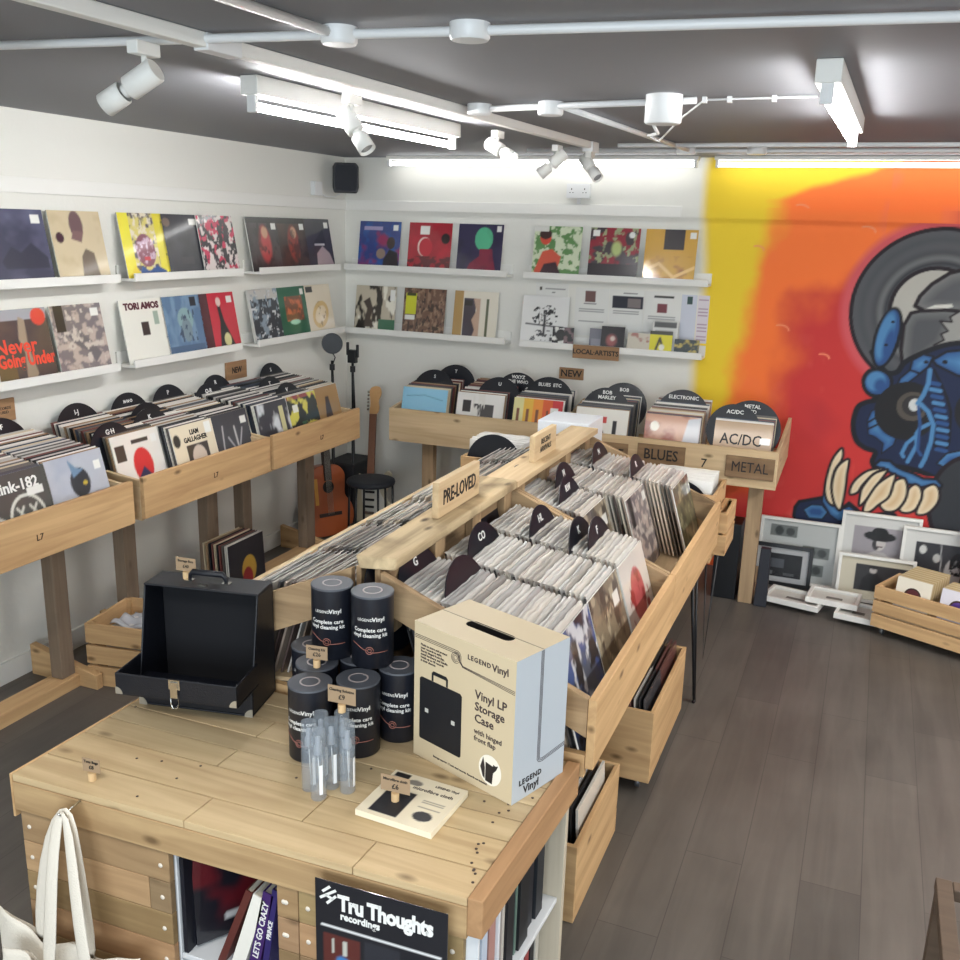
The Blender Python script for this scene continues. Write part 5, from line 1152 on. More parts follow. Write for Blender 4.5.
for i in range(len(ring)):
    a, b_ = ring[i], ring[(i + 1) % len(ring)]; ring2.append(a)
    if math.hypot(a[0] - b_[0], a[1] - b_[1]) > .05: ring2 += [(a[0] + (b_[0] - a[0]) * t_ / 8, a[1] + (b_[1] - a[1]) * t_ / 8) for t_ in range(1, 8)]
ring = ring2
cr_ = [(0, 0), (0, BD), (-BW, BD), (-BW, 0)]; nr = len(ring)
vs_ = [(p[0], p[1], BH) for p in ring] + [(*outer(p), BH) for p in ring]
fs_ = []
corners = {}
for i in range(nr):
    j = (i + 1) % nr; a, b_ = outer(ring[i]), outer(ring[j]); extra = None
    for c_ in cr_:
        if (abs(a[0] - c_[0]) < 1e-6 and abs(b_[1] - c_[1]) < 1e-6 and abs(a[1] - c_[1]) > 1e-6 and abs(b_[0] - c_[0]) > 1e-6) or (abs(a[1] - c_[1]) < 1e-6 and abs(b_[0] - c_[0]) < 1e-6 and abs(a[0] - c_[0]) > 1e-6 and abs(b_[1] - c_[1]) > 1e-6): extra = c_
    if extra: vs_.append((*extra, BH)); fs_.append((i, nr + i, len(vs_) - 1, nr + j, j))
    else: fs_.append((i, nr + i, nr + j, j))
m.add(vs_, fs_, 0, cream)
m.add([(p[0], p[1], BH) for p in ring] + [(p[0], p[1], BH - .05) for p in ring], [(i, (i + 1) % nr, (i + 1) % nr + nr, i + nr) for i in range(nr)] + [tuple(range(nr, 2 * nr))], 0, S(26, 24, 24))
m.add([(-BW, 0, 0), (0, 0, 0), (0, BD, 0), (-BW, BD, 0)], [(3, 2, 1, 0)], 0, cream)
part(m, 'carton', CARD, bx)
def line(m, pts, w_, ax='front', col=(1, 1, 1)):
    for a, b_ in zip(pts[:-1], pts[1:]):
        if ax == 'front': m.beam((a[0], -.0004, a[1]), (b_[0], -.0004, b_[1]), .0006, w_, 0, col, up=(0, 1, 0)) if False else m.beam((a[0], -.0004, a[1]), (b_[0], -.0004, b_[1]), .0008, w_, 0, col, up=_perp(a, b_))
        else: m.beam((.0004, a[0], a[1]), (.0004, b_[0], b_[1]), .0008, w_, 0, col, up=_perp2(a, b_))
def _perp(a, b_):
    d = Vector((b_[0] - a[0], 0, b_[1] - a[1])); return d.cross(Vector((0, 1, 0)))
def _perp2(a, b_):
    d = Vector((0, b_[0] - a[0], b_[1] - a[1])); return d.cross(Vector((1, 0, 0)))
BRN = mat('brown_ink', S(60, 46, 50), .6)
m = MB()
for k_ in range(3):
    o_ = k_ * .0042
    line(m, [(-.333, .338 - o_), (-.185 - o_ * 0, .338 - o_), (-.178 - o_ * .5, .334 - o_), (-.174 - o_, .326), (-.174 - o_ * .6, .312), (-.168, .304 - o_ * .4), (-.002, .296 - o_)], .0011)
for r_ in (.006, .010, .014): line(m, [(-.192 + math.cos(a) * r_, .318 + math.sin(a) * r_) for a in np.linspace(0, 2 * PI, 19)], .001)
for k_ in range(3):
    o_ = k_ * .0042
    line(m, [(.096 - o_ + .004, .371), (.096 - o_ + .004, .092 - o_), (.100 - o_ * .3, .084 - o_), (.110, .081 - o_), (.199, .090 - o_)], .0011, 'side')
part(m, 'printed_line', BRN, bx)
text('LEGEND', .017, BRN, bx, T((-.115, -.0006, .334)) @ FRONT, .0003, 1.25)
text('Vinyl', .026, BRN, bx, T((-.048, -.0006, .334)) @ RX(PI / 2) @ Matrix.Shear('XZ', 4, (.0, .0)) @ RZ(.06), .0003)
text('Vinyl LP\nStorage\nCase', .031, BRN, bx, T((-.125, -.0006, .215)) @ FRONT, .0003, align='LEFT')
text('with hinged\nfront flap', .019, BRN, bx, T((-.125, -.0006, .140)) @ FRONT, .0001, align='LEFT')
text('Made to store and protect\nyour records in style.\nSturdy hinged front flap,\nmetal hardware and handle.\nHolds up to 40 records\nin their sleeves.', .0085, BRN, bx, T((-.312, -.0006, .294)) @ FRONT, 0, align='LEFT')
text('Storage case for 12 inch vinyl records. Records not included.', .0075, BRN, bx, T((-.17, -.0006, .022)) @ FRONT, 0)
text('LEGEND', .020, TEXTK, bx, T((.0006, .068, .046)) @ RZ(PI / 2) @ FRONT, .0004, 1.2)
text('Vinyl', .030, TEXTK, bx, T((.0006, .072, .022)) @ RZ(PI / 2) @ FRONT, .0003)
m = MB(); m.prism([(-.312, .055), (-.172, .055), (-.168, .060), (-.168, .222), (-.174, .228), (-.308, .228), (-.314, .222), (-.314, .060)], .0005, 0, S(22, 24, 30), T((0, -.0008, 0)))
m.prism([(-.272, .229), (-.272, .250), (-.266, .256), (-.222, .256), (-.216, .250), (-.216, .229), (-.222, .229), (-.222, .246), (-.266, .246), (-.266, .229)], .0005, 0, S(22, 24, 30), T((0, -.0008, 0)))
for x_ in (-.288, -.196): m.box(x_ - .006, x_ + .006, -.0012, -.0008, .135, .146, 0, S(190, 190, 184))
circ = [(math.cos(a) * .036 - .070, math.sin(a) * .040 + .064) for a in np.linspace(0, 2 * PI, 33)[:-1]]
m.prism(circ, .0003, 0, S(240, 234, 220), T((0, -.0008, 0)))
m.prism([(-.084, .032), (-.062, .030), (-.058, .078), (-.084, .082)], .0004, 0, S(34, 30, 32), T((0, -.0013, 0)))
m.prism([(-.060, .060), (-.050, .072), (-.044, .086), (-.052, .082), (-.060, .084)], .0004, 0, S(30, 28, 30), T((0, -.0013, 0)))
m.prism([(-.101, .064), (-.092, .092), (-.086, .066), (-.086, .036), (-.092, .040)], .0004, 0, S(46, 40, 42), T((0, -.0013, 0)))
part(m, 'printed_picture', CARD, bx)
m = MB(); m.box(-BW + .001, -.001, .098, .101, BH + .0001, BH + .0006, 0, S(150, 140, 120)); part(m, 'flap_seam', CARD, bx)
# cleaning kit cans
CANM = mat('black_tube_card', S(24, 27, 36), .38)
COP = mat('copper_print', S(150, 96, 84), .4)
def ctext(s, size, r, z, m_, parent, bold=0, a0=-PI / 2, sp=1.0):
    o = text(s, size, m_, parent, Matrix.Identity(4), bold, sp, ext=0)
    for v in o.data.vertices:
        x, y = v.co.x, v.co.y; a = a0 + x / r
        v.co = (math.cos(a) * (r + .0006), math.sin(a) * (r + .0006), z + y)
    return o
def make_can():
    t = thing('cleaning_kit_tube', '', 'tube', (0, 0, 0)); r = .056; h = .200
    part(MB().lathe([(r - .002, 0), (r, .002), (r, h - .0055)], 40), 'tube_body', CANM, t)
    lid = part(MB().lathe([(r + .0006, h - .005), (r + .0006, h - .0008), (r - .0006, h)], 40), 'lid', mat('dark_grey_lid', S(74, 78, 86), .5), t)
    m = MB(); m.lathe([(.022, h + .0002), (.022, h + .0008), (.0265, h + .0008), (.0265, h + .0002)], 32, cap=False); part(m, 'lid_ring', mat('lid_ring_print', S(170, 160, 160), .4), lid)
    ctext('LEGEND', .0105, r, h - .062, TEXTW, t, .0001, -PI / 2 - .22, 1.1)
    ctext('Vinyl', .017, r, h - .061, TEXTW, t, .0003, -PI / 2 + .42)
    ctext('Complete care\nvinyl cleaning kit', .0150, r, h - .098, TEXTW, t, .0003)
    m = MB()
    pts = [(-PI / 2 + a, z_) for a, z_ in ((-.95, .070), (-.7, .067), (-.45, .060), (-.28, .055), (-.1, .053))]
    m.tube([(math.cos(a) * (r + .0003), math.sin(a) * (r + .0003), z_) for a, z_ in pts], .0011, 6)
    m.tube([(math.cos(-PI / 2 + a) * (r + .0003), math.sin(-PI / 2 + a) * (r + .0003), .047) for a in np.linspace(.05, .9, 8)], .0011, 6)
    for rr in (.010, .005): m.tube([(math.cos(-PI / 2 + math.cos(a) * rr / r) * (r + .0004), math.sin(-PI / 2 + math.cos(a) * rr / r) * (r + .0004), .053 + math.sin(a) * rr) for a in np.linspace(0, 2 * PI, 17)[:-1]], .0011, 6, close=True)
    part(m, 'printed_groove', COP, t)
    return t
can0 = make_can()
cans = [((-1.213, 1.895), 0, .0, 'black cleaning kit tube at the front left of the stack, beside the spray bottles'),
        ((-1.113, 1.966), 0, .35, 'black cleaning kit tube in the front of the bottom layer, right behind the spray bottles'),
        ((-1.258, 2.001), 0, .1, 'black cleaning kit tube in the bottom layer, half hidden behind the front left one'),
        ((-1.330, 2.0915), 0, .1, 'black cleaning kit tube rearmost at the left of the bottom layer'),
        ((-1.052, 2.078), 0, .15, 'black cleaning kit tube at the right of the bottom layer, beside the white box'),
        ((-1.172, 2.082), 0, .1, 'black cleaning kit tube in the middle of the bottom layer under the upper two'),
        ((-1.250, 2.070), 1, .25, 'black cleaning kit tube on top of the stack, left of the two'),
        ((-1.128, 2.070), 1, .35, 'black cleaning kit tube on top of the stack, right of the two')]
for i, ((x, y), lv, rz, lab) in enumerate(cans):
    o = can0 if i == 0 else dup(can0); o.location = (x, y, ZT + .0008 + lv * .2012); o.rotation_euler = (0, 0, rz); o['label'] = lab; o['group'] = 'cleaning kit tubes'
pricecard(-1.240, 1.972, ZT + .202, .06, .038, .15, 'brown price card standing on a left-hand cleaning kit tube', [('Cleaning Kit', .0095, .75), ('£26', .015, .35)])
pricecard(-1.080, 1.826, ZT + .181, .075, .045, .05, 'brown price card above the spray bottles', [('Cleaning Solution', .0095, .76), ('£9', .018, .36)])
# spray bottles
def make_bottle():
    t = thing('spray_bottle', '', 'bottle', (0, 0, 0))
    part(MB().lathe([(.0175, 0), (.0190, .002), (.0190, .108), (.0170, .114), (.012, .116)], 24), 'bottle', CLEARP, t)
    part(MB().lathe([(.0192, .1165), (.0195, .121), (.0186, .176), (.0178, .180)], 24, cap=True), 'cap', CLEARP, t)
    part(MB().lathe([(.010, .1175), (.010, .136), (.0065, .141), (.0065, .160), (.002, .163)], 16), 'pump', mat('grey_pump', S(150, 156, 164), .4), t)
    part(MB().tube([(0, 0, .116), (.004, 0, .01)], .0015, 6), 'dip_tube', PLAST, t)
    m = MB(); r = .0194
    m.add([(math.cos(a) * r, math.sin(a) * r, z_) for z_ in (.018, .096) for a in np.linspace(-.9, -.45, 6)], [(i, i + 1, i + 7, i + 6) for i in range(5)], 0, S(232, 234, 236), True); part(m, 'label_strip', CARD, t)
    return t
bt0 = make_bottle()
bts = [((-1.088, 1.728), 'clear spray bottle at the front of the cluster, nearest the camera'), ((-1.128, 1.752), 'clear spray bottle at the left of the cluster'), ((-1.040, 1.782), 'clear spray bottle at the right of the cluster'), ((-1.084, 1.782), 'clear spray bottle in the middle, behind the front one'), ((-1.124, 1.800), 'clear spray bottle at the back left, beside the cleaning kit tube'), ((-1.080, 1.826), 'clear spray bottle at the back carrying the price card')]
for i, ((x, y), lab) in enumerate(bts):
    o = bt0 if i == 0 else dup(bt0); o.location = (x, y, ZT + .0006); o['label'] = lab; o['group'] = 'spray bottles'; o.rotation_euler = (0, 0, (i * .3) % .8)
# microfibre cloth box
mf = thing('cloth_box', 'flat cream box of a microfibre cloth lying on the table', 'box', (-.870, 1.792, ZT + .0006), (0, 0, math.radians(-3)))
c = Canvas(0, 1, 0, 1, 60, 50, S(230, 218, 192)); c.rect(.12, .08, .5, .62, S(30, 30, 36)); c.ell(.76, .24, .12, .1, S(36, 34, 38)); c.rect(.05, .86, .24, .96, S(30, 28, 30)); c.ell(.36, .84, .1, .06, S(130, 124, 116)); para_y = .42
for k_ in range(4): c.rect(.62, .40 + k_ * .05, .9, .415 + k_ * .05, S(150, 140, 124))
mm = MB(); hw_, hd_ = .100, .094
mm.box(-hw_, hw_, -hd_, hd_, 0, .0155, 0, S(232, 222, 198)); mm.add([(-hw_ + 2 * hw_ * i / 59, -hd_ + 2 * hd_ * j / 49, .0158) for j in range(50) for i in range(60)], [(j * 60 + i, j * 60 + i + 1, (j + 1) * 60 + i + 1, (j + 1) * 60 + i) for j in range(49) for i in range(59)], 0, [tuple(x) for x in c.flat()])
part(mm, 'carton', CARD, mf); text('microfibre cloth', .0165, BRN, mf, T((.030, .046, .0163)), .0002, ext=.0003); text('LEGEND Vinyl', .0105, BRN, mf, T((.055, .072, .0163)), .0002, ext=.0003)

# ------------------------------------------------------------------ ceiling: conduits, track, spots, tubes
def conduit(pts, label, r=.011, name='conduit', clips=()):
    m = MB(); m.tube(pts, r, 12); o = m.build(name, PLAST); tag(o, label, 'conduit'); return o
zp = ZC - .016
conduit([(-3.3, 1.88, zp), (-1.208, 2.06, zp), (-.898, 2.095, zp), (1.8, 2.36, zp)], 'white conduit crossing the ceiling nearest the camera')
conduit([(-1.31, .6, zp), (-1.215, 2.035, zp)], 'white conduit running toward the camera from the round junction box')
conduit([(-1.40, 3.43, zp), (-.62, 3.32, zp)], 'white conduit joining the two boxes in the middle of the ceiling')
conduit([(-1.10, 3.42, zp), (-1.0, 5.30, zp)], 'white conduit running along the ceiling to the back wall')
conduit([(-1.9, 5.28, zp), (2.2, 5.34, zp)], 'white conduit along the ceiling in front of the back wall, farther one')
conduit([(-1.30, 4.96, zp), (2.2, 5.02, zp)], 'white conduit along the ceiling in front of the back wall, nearer one')
def jbox(x, y, z, r, h, label, sq=False):
    m = MB()
    if sq: m.box(x - r, x + r, y - r, y + r, z - h, z)
    else: m.lathe([(r * .9, -h), (r, -h + .006), (r, 0)], 28, 0, (1, 1, 1), T((x, y, z)))
    return tag(m.build('junction_box', PLAST, bevel=.002 if sq else 0), label, 'junction box')
jbox(-1.208, 2.062, ZC, .042, .038, 'round white junction box where the near conduits meet')
jbox(-.898, 2.095, ZC, .045, .036, 'white junction box on the near conduit, right of the round one')
jbox(-1.425, 3.43, ZC, .045, .035, 'round white junction box beside the lighting track')
jbox(-1.145, 3.41, ZC, .045, .045, 'white junction box at the middle of the ceiling', False)
jbox(-.72, 3.30, ZC, .06, .09, 'deep white ceiling rose box in the middle of the ceiling', False)
jbox(-1.02, 5.29, ZC, .05, .035, 'white junction box at the end of the lengthwise conduit')
jbox(-.66, 5.30, ZC, .05, .035, 'white junction box nearer the mural on the back conduit')
m = MB(); m.tube([(-.76, 3.32, 2.43), (-.80, 3.60, 2.42), (-.95, 4.1, 2.46)], .006, 8); m.tube([(-.95, 4.1, 2.46), (-.86, 3.9, 2.42), (-.70, 3.5, 2.46), (-.60, 3.36, 2.50), (-.25, 3.36, 2.503)], .0035, 8)
tag(m.build('ceiling_cable', PLAST), 'thin white cable looping from the ceiling box toward the right tube light', 'cable')
for i, x in enumerate((-.60, -.52, -.38)):
    tag(MB().box(x - .007, x + .007, 3.35, 3.372, 2.490, 2.509).build('cable_clip', PLAST), 'small white clip on the thin ceiling cable, %s' % ('nearest the ceiling box', 'middle of three', 'nearest the right tube light')[i], 'clip', 'cable clips')
# track
trk = thing('lighting_track', 'long white lighting track along the ceiling carrying the spotlights', 'track', (-1.62, 0.9, ZC - .001), (0, 0, math.atan2(.20, 4.0) * -1))
trk.rotation_euler = (0, 0, -.045)
m = MB(); m.box(-.018, .018, 0, 4.06, -.034, 0); part(m, 'rail', WHITE, trk, .003)
part(MB().box(-.022, .022, 1.13, 1.26, -.04, -.0001), 'connector', PLAST, trk, .003); part(MB().box(-.028, .028, 4.0, 4.10, -.05, -.0001), 'end_feed', PLAST, trk, .003)
def spot(a0, neck, c1, c2, label, lit=False):
    """track spotlight: adapter, stem, driver cylinder round c1, lamp head ending at c2"""
    A0 = Vector(a0); t = thing('track_spotlight', label, 'spotlight', a0)
    def Bp(m, n, mt, bv=0):
        m.v = [(x - a0[0], y - a0[1], z - a0[2]) for x, y, z in m.v]; return part(m, n, mt, t, bv)
    Bp(MB().box(a0[0] - .016, a0[0] + .016, a0[1] - .04, a0[1] + .04, a0[2] - .03, a0[2]), 'adapter', WHITE, .003)
    Bp(MB().tube([(a0[0], a0[1], a0[2] - .03), tuple(neck)], .007, 10), 'stem', WHITE)
    c1 = Vector(c1); c2 = Vector(c2); ax = (c2 - c1).normalized(); Q = ax.to_track_quat('Z', 'Y').to_matrix().to_4x4() @ Matrix.Scale(.86, 4)
    Bp(MB().lathe([(.030, -.060), (.034, -.056), (.034, .035), (.030, .038)], 28, 0, (1, 1, 1), T(c1) @ Q), 'driver_housing', WHITE)
    Bp(MB().lathe([(.018, .039), (.018, .055)], 16, 0, (1, 1, 1), T(c1) @ Q), 'swivel', WHITE)
    head_ = Bp(MB().lathe([(.028, .056), (.032, .060), (.033, .125), (.029, .125), (.026, .112), (.0001, .112)], 28, 0, (1, 1, 1), T(c1) @ Q, cap=False), 'lamp_head', WHITE)
    lens = mat('lit_lens', (1, 1, 1), .3, emit=8.0) if lit else mat('unlit_lens', S(150, 150, 150), .2)
    lens_ = Bp(MB().lathe([(.0001, .114), (.0255, .114), (.0255, .1135)], 24, 0, (1, 1, 1), T(c1) @ Q, cap=False), 'lens', lens); lens_.parent = head_
    return t
spot((-1.655, 1.93, 2.474), (-1.655, 1.93, 2.415), (-1.668, 1.925, 2.388), (-1.752, 1.91, 2.340), 'white track spotlight nearest the camera, pointing down left')
spot((-1.625, 2.85, 2.474), (-1.625, 2.85, 2.42), (-1.628, 2.85, 2.388), (-1.578, 2.84, 2.326), 'white track spotlight in front of the left tube light')
spot((-1.575, 4.0, 2.474), (-1.575, 4.0, 2.435), (-1.578, 4.0, 2.405), (-1.50, 3.97, 2.365), 'white track spotlight with its lamp lit, third from the camera', True)
spot((-1.535, 4.7, 2.474), (-1.535, 4.7, 2.44), (-1.535, 4.7, 2.405), (-1.605, 4.67, 2.34), 'white track spotlight pointing down left, last but one from the camera')
spot((-1.435, 4.93, 2.462), (-1.435, 4.93, 2.43), (-1.438, 4.92, 2.40), (-1.378, 4.88, 2.338), 'white track spotlight at the far end of the track, pointing right')
spot((-1.96, 1.72, ZC - .002), (-1.96, 1.72, 2.46), (-1.965, 1.72, 2.448), (-2.07, 1.70, 2.40), 'white spotlight cut off by the left edge of the photo')
# fluorescent battens
def batten(label, a, b, zt, wall=False, power=None):
    A_, B_ = Vector(a), Vector(b); d = (B_ - A_); Lh = d.length; ang = math.atan2(d.y, d.x)
    t = thing('tube_light', label, 'tube light', ((a[0] + b[0]) / 2, (a[1] + b[1]) / 2, zt), (0, 0, ang))
    top = ZC - zt - .001
    if wall: part(MB().box(-Lh / 2 - .02, Lh / 2 + .02, -.02, .045, .024, top), 'housing', WHITE, t, .003)
    else:
        part(MB().box(-Lh / 2 - .02, Lh / 2 + .02, -.032, .032, .032, top), 'housing', WHITE, t, .003)
    for s_ in (-1, 1): part(MB().box(s_ * (Lh / 2 + .004) - .008, s_ * (Lh / 2 + .004) + .008, -.016, .016, -.018, .034 if not wall else .026), 'lamp_holder', PLAST, t, .002)
    m = MB(); m.lathe([(.013, -Lh / 2 + .004), (.013, Lh / 2 - .004)], 16, 0, (1, 1, 1), RY(PI / 2)); part(m, 'tube', mat('fluorescent_tube_wall' if wall else ('fluorescent_tube_dimmer' if power else 'fluorescent_tube'), (1, 1, 1), .4, emit=WTUBE if wall else (power or TUBE)), t)
    return t
batten('fluorescent tube light on the ceiling above the left racks', (-1.86, 2.65, 0), (-1.80, 4.03, 0), 2.42)
batten('fluorescent tube light on the ceiling at the right, seen end on', (-.18, 2.72, 0), (-.155, 3.98, 0), 2.42, power=26)
batten('fluorescent tube light along the back wall, left of the mural', (-3.06, 5.86, 0), (-1.07, 5.86, 0), 2.462, True)
batten('fluorescent tube light along the back wall above the mural', (-.94, 5.86, 0), (.98, 5.86, 0), 2.462, True)
# sockets and speaker
def socket(label, M_, w_, dbl=True):
    t = thing('wall_socket', label, 'socket', M_.to_translation(), M_.to_euler())
    part(MB().box(-w_ / 2, w_ / 2, -.028, 0, -.043, .043), 'back_box', PLAST, t, .003); part(MB().box(-w_ / 2, w_ / 2, -.036, -.0285, -.043, .043), 'face_plate', PLAST, t, .002)
    if dbl:
        m = MB()
        for cx_ in (-.042, .042):
            m.box(cx_ - .003, cx_ + .003, -.0368, -.036, .006, .016); m.box(cx_ - .013, cx_ - .006, -.0368, -.036, -.012, -.008); m.box(cx_ + .006, cx_ + .013, -.0368, -.036, -.012, -.008)
        part(m, 'pin_hole', TEXTK, t)
    return t
socket('white double wall socket high on the back wall under the tube light', T((-1.80, YB - .001, 2.31)), .15)
socket('small white blank box high on the left wall beside the speaker', T((XL + .001, 5.60, 2.29)) @ RZ(PI / 2), .09, False)
tag(MB().box(-1.81, -1.79, YB - .018, YB - .001, 2.233, 2.266).build('socket_trunking', PLAST), 'short white trunking below the high double socket', 'trunking')
sp = thing('wall_speaker', 'small black speaker mounted high in the corner', 'speaker', (-3.36, 5.80, 2.365), (0, 0, math.radians(32)))
m = MB(); pts = [(-.075, -.095), (.075, -.095), (.085, -.06), (.085, .07), (.07, .095), (-.07, .095), (-.085, .07), (-.085, -.06)]
m.prism(pts, .10, 0, (1, 1, 1), T((0, -.06, 0))); part(m, 'cabinet', BLACKM, sp, .008)
m = MB(); m.prism([(x * .88, z * .88) for x, z in pts], .006, 0, (1, 1, 1), T((0, -.067, 0))); part(m, 'grille', mat('speaker_grille', S(34, 38, 46), .7, bump=.4, bscale=500), sp, .003)
m = MB(); m.tube([(0, .04, 0), (-.02, .09, 0)], .012, 10); part(m, 'bracket', BLACKM, sp)
m = MB(); m.tube([(-3.40, 5.83, 2.28), (-3.43, 5.78, 2.245), (-3.452, 5.70, 2.243), (-3.455, 5.64, 2.26)], .004, 8); tag(m.build('speaker_cable', PLAST), 'white cable from the corner speaker along the left wall', 'cable')

# ------------------------------------------------------------------ corner: guitars, stands, stool
def outline(pts, n=6):
    """closed Catmull-Rom through pts"""
    out = []; N_ = len(pts)
    for i in range(N_):
        p0, p1, p2, p3 = pts[i - 1], pts[i], pts[(i + 1) % N_], pts[(i + 2) % N_]
        for k_ in range(n):
            t = k_ / n
            out.append(tuple(.5 * ((2 * p1[j]) + (-p0[j] + p2[j]) * t + (2 * p0[j] - 5 * p1[j] + 4 * p2[j] - p3[j]) * t * t + (-p0[j] + 3 * p1[j] - 3 * p2[j] + p3[j]) * t ** 3) for j in (0, 1)))
    return out
gc = thing('classical_guitar', 'orange-brown acoustic guitar leaning in the corner on a stand', 'guitar', (-3.23, 5.36, .02), (-.14, 0, 1.05))
bo = outline([(0, 0), (.13, .015), (.18, .11), (.17, .20), (.125, .27), (.13, .35), (.13, .42), (.08, .475), (0, .485), (-.08, .475), (-.13, .42), (-.13, .35), (-.125, .27), (-.17, .20), (-.18, .11), (-.13, .015)])
part(MB().prism(bo, .09), 'body', mat('orange_lacquer', S(166, 82, 42), .3, coat=.4, mottle=.08), gc, .004)
part(MB().lathe([(.042, 0), (.042, .001)], 28, 0, (1, 1, 1), T((0, -.0005, .335)) @ RX(PI / 2)), 'sound_hole', TEXTK, gc)
part(MB().box(-.085, .085, -.010, -.001, .135, .160), 'bridge', mat('dark_rosewood', S(44, 30, 26), .5), gc, .002)
part(MB().box(-.027, .027, -.012, .020, .38, .80), 'neck', mat('dark_rosewood', S(44, 30, 26), .5), gc, .003)
part(MB().prism([(-.03, .80), (.03, .80), (.04, .98), (-.04, .98)], .018), 'headstock', mat('dark_rosewood', S(44, 30, 26), .5), gc, .003)
part(MB().box(-.105, -.080, -.002, -.0005, .22, .40), 'sticker_strip', mat('yellow_sticker', S(206, 150, 60), .5), gc)
m = MB(); [m.tube([(x, -.013, .15), (x * .85, -.015, .80)], .0007, 5) for x in (-.02, -.012, -.004, .004, .012, .02)]; part(m, 'string', mat('string_nylon', S(206, 200, 186), .4), gc)
ge = thing('electric_guitar', 'cream electric guitar with a long maple neck standing behind the stool', 'guitar', (-3.115, 5.66, .02), (-.14, .0, .2))
bo = outline([(0, .0), (.10, .01), (.155, .08), (.15, .16), (.11, .22), (.125, .29), (.15, .36), (.12, .40), (.07, .34), (.03, .31), (-.03, .31), (-.08, .36), (-.13, .43), (-.155, .40), (-.125, .29), (-.11, .22), (-.155, .14), (-.15, .07), (-.10, .01)])
part(MB().prism(bo, .042), 'body', mat('cream_lacquer', S(206, 198, 172), .3, coat=.4), ge, .006)
part(MB().prism(outline([(.02, .08), (.10, .10), (.11, .18), (.07, .26), (.09, .33), (.03, .30), (-.05, .31), (-.06, .22), (-.04, .14)]), .003, 0, (1, 1, 1), T((0, -.0035, 0))), 'pickguard', mat('white_pickguard', S(222, 220, 210), .4), ge)
m = MB(); [m.box(-.035, .035, -.009, -.004, z_, z_ + .016) for z_ in (.13, .18, .235)]; part(m, 'pickup', TEXTK, ge)
part(MB().box(-.04, .04, -.012, -.004, .085, .105), 'bridge', CHROME, ge)
part(MB().box(-.024, .024, -.012, .016, .29, .79), 'neck', mat('brown_fretboard', S(128, 84, 60), .5), ge, .003)
part(MB().prism(outline([(-.024, .79), (.024, .79), (.040, .83), (.034, .88), (.052, .93), (.040, .975), (.0, .98), (-.03, .95), (-.022, .86)], 4), .016), 'headstock', mat('maple_head', S(206, 160, 106), .4), ge)
m = MB(); [m.lathe([(.008, 0), (.008, .014)], 10, 0, (1, 1, 1), T((-.032, .008, .82 + k_ * .024)) @ RY(-PI / 2)) for k_ in range(6)]; part(m, 'tuning_peg', CHROME, ge)
amp = tag(MB().box(-3.44, -3.21, 5.62, 5.93, 0, .46).build('amplifier', mat('amp_tolex', S(30, 31, 36), .7), bevel=.01), 'black amplifier box behind the acoustic guitar', 'amplifier')
st = thing('stool', 'round black padded stool with thin metal legs in front of the electric guitar', 'stool', (-2.965, 5.42, 0))
part(MB().lathe([(.14, .40), (.158, .406), (.162, .42), (.158, .434), (.13, .44), (.0001, .44)], 40, cap=False), 'seat', mat('black_pad', S(30, 34, 42), .6), st)
for k_ in range(6):
    a = k_ * PI / 3 + .3; part(MB().tube([(math.cos(a) * .145, math.sin(a) * .145, .402), (math.cos(a) * .155, math.sin(a) * .155, 0.002)], .008, 8), 'leg', BLACKM, st)
m = MB(); m.tube([(math.cos(a) * .152, math.sin(a) * .152, .10) for a in np.linspace(0, 2 * PI, 29)[:-1]], .006, 8, close=True); part(m, 'ring', BLACKM, st)
tag(MB().box(-3.04, -2.90, 5.36, 5.48, .0, .09).build('pedal_case', BLACKM, bevel=.006), 'small black case on the floor inside the stool legs', 'case')
def micstand(x, y, h, label, pop):
    t = thing('microphone_stand', label, 'microphone stand', (x, y, 0))
    part(MB().lathe([(.062, 0), (.062, .012), (.03, .022), (.0001, .022)], 30, cap=False), 'base', BLACKM, t)
    part(MB().tube([(0, 0, .02), (0, 0, h * .66)], .012, 10), 'pole', BLACKM, t)
    part(MB().tube([(0, 0, h * .66), (.0, 0, h * .93)], .009, 10).lathe([(.02, 0), (.02, .05)], 16, 0, (1, 1, 1), T((0, 0, h * .64))).lathe([(.018, 0), (.018, .04)], 16, 0, (1, 1, 1), T((0, 0, h * .88))), 'upper_pole', BLACKM, t)
    part(MB().tube([(0, 0, h * .93), (.03, -.02, h * .60)], .007, 8), 'boom_arm', BLACKM, t)
    if pop:
        part(MB().tube([(0, 0, h * .90), (.03, -.01, h * .95), (.02, -.03, h - .03)], .004, 8), 'gooseneck', BLACKM, t); m = MB(); m.lathe([(.067, -.006), (.07, 0), (.067, .006)], 32, 0, (1, 1, 1), T((.02, -.03, h + .03)) @ RZ(.45) @ RX(PI / 2)); part(m, 'pop_filter', BLACKM, t)
    else: part(MB().box(-.03, .03, -.02, .02, h * .93, h).box(-.045, -.03, -.01, .01, h * .97, h * 1.04).box(.03, .045, -.01, .01, h * .96, h * 1.03), 'clip', BLACKM, t, .004)
    return t
micstand(-3.335, 5.56, 1.27, 'black microphone stand with a round pop filter in the corner', True)
micstand(-3.235, 5.66, 1.25, 'black microphone stand without a filter, right of the other one', False)

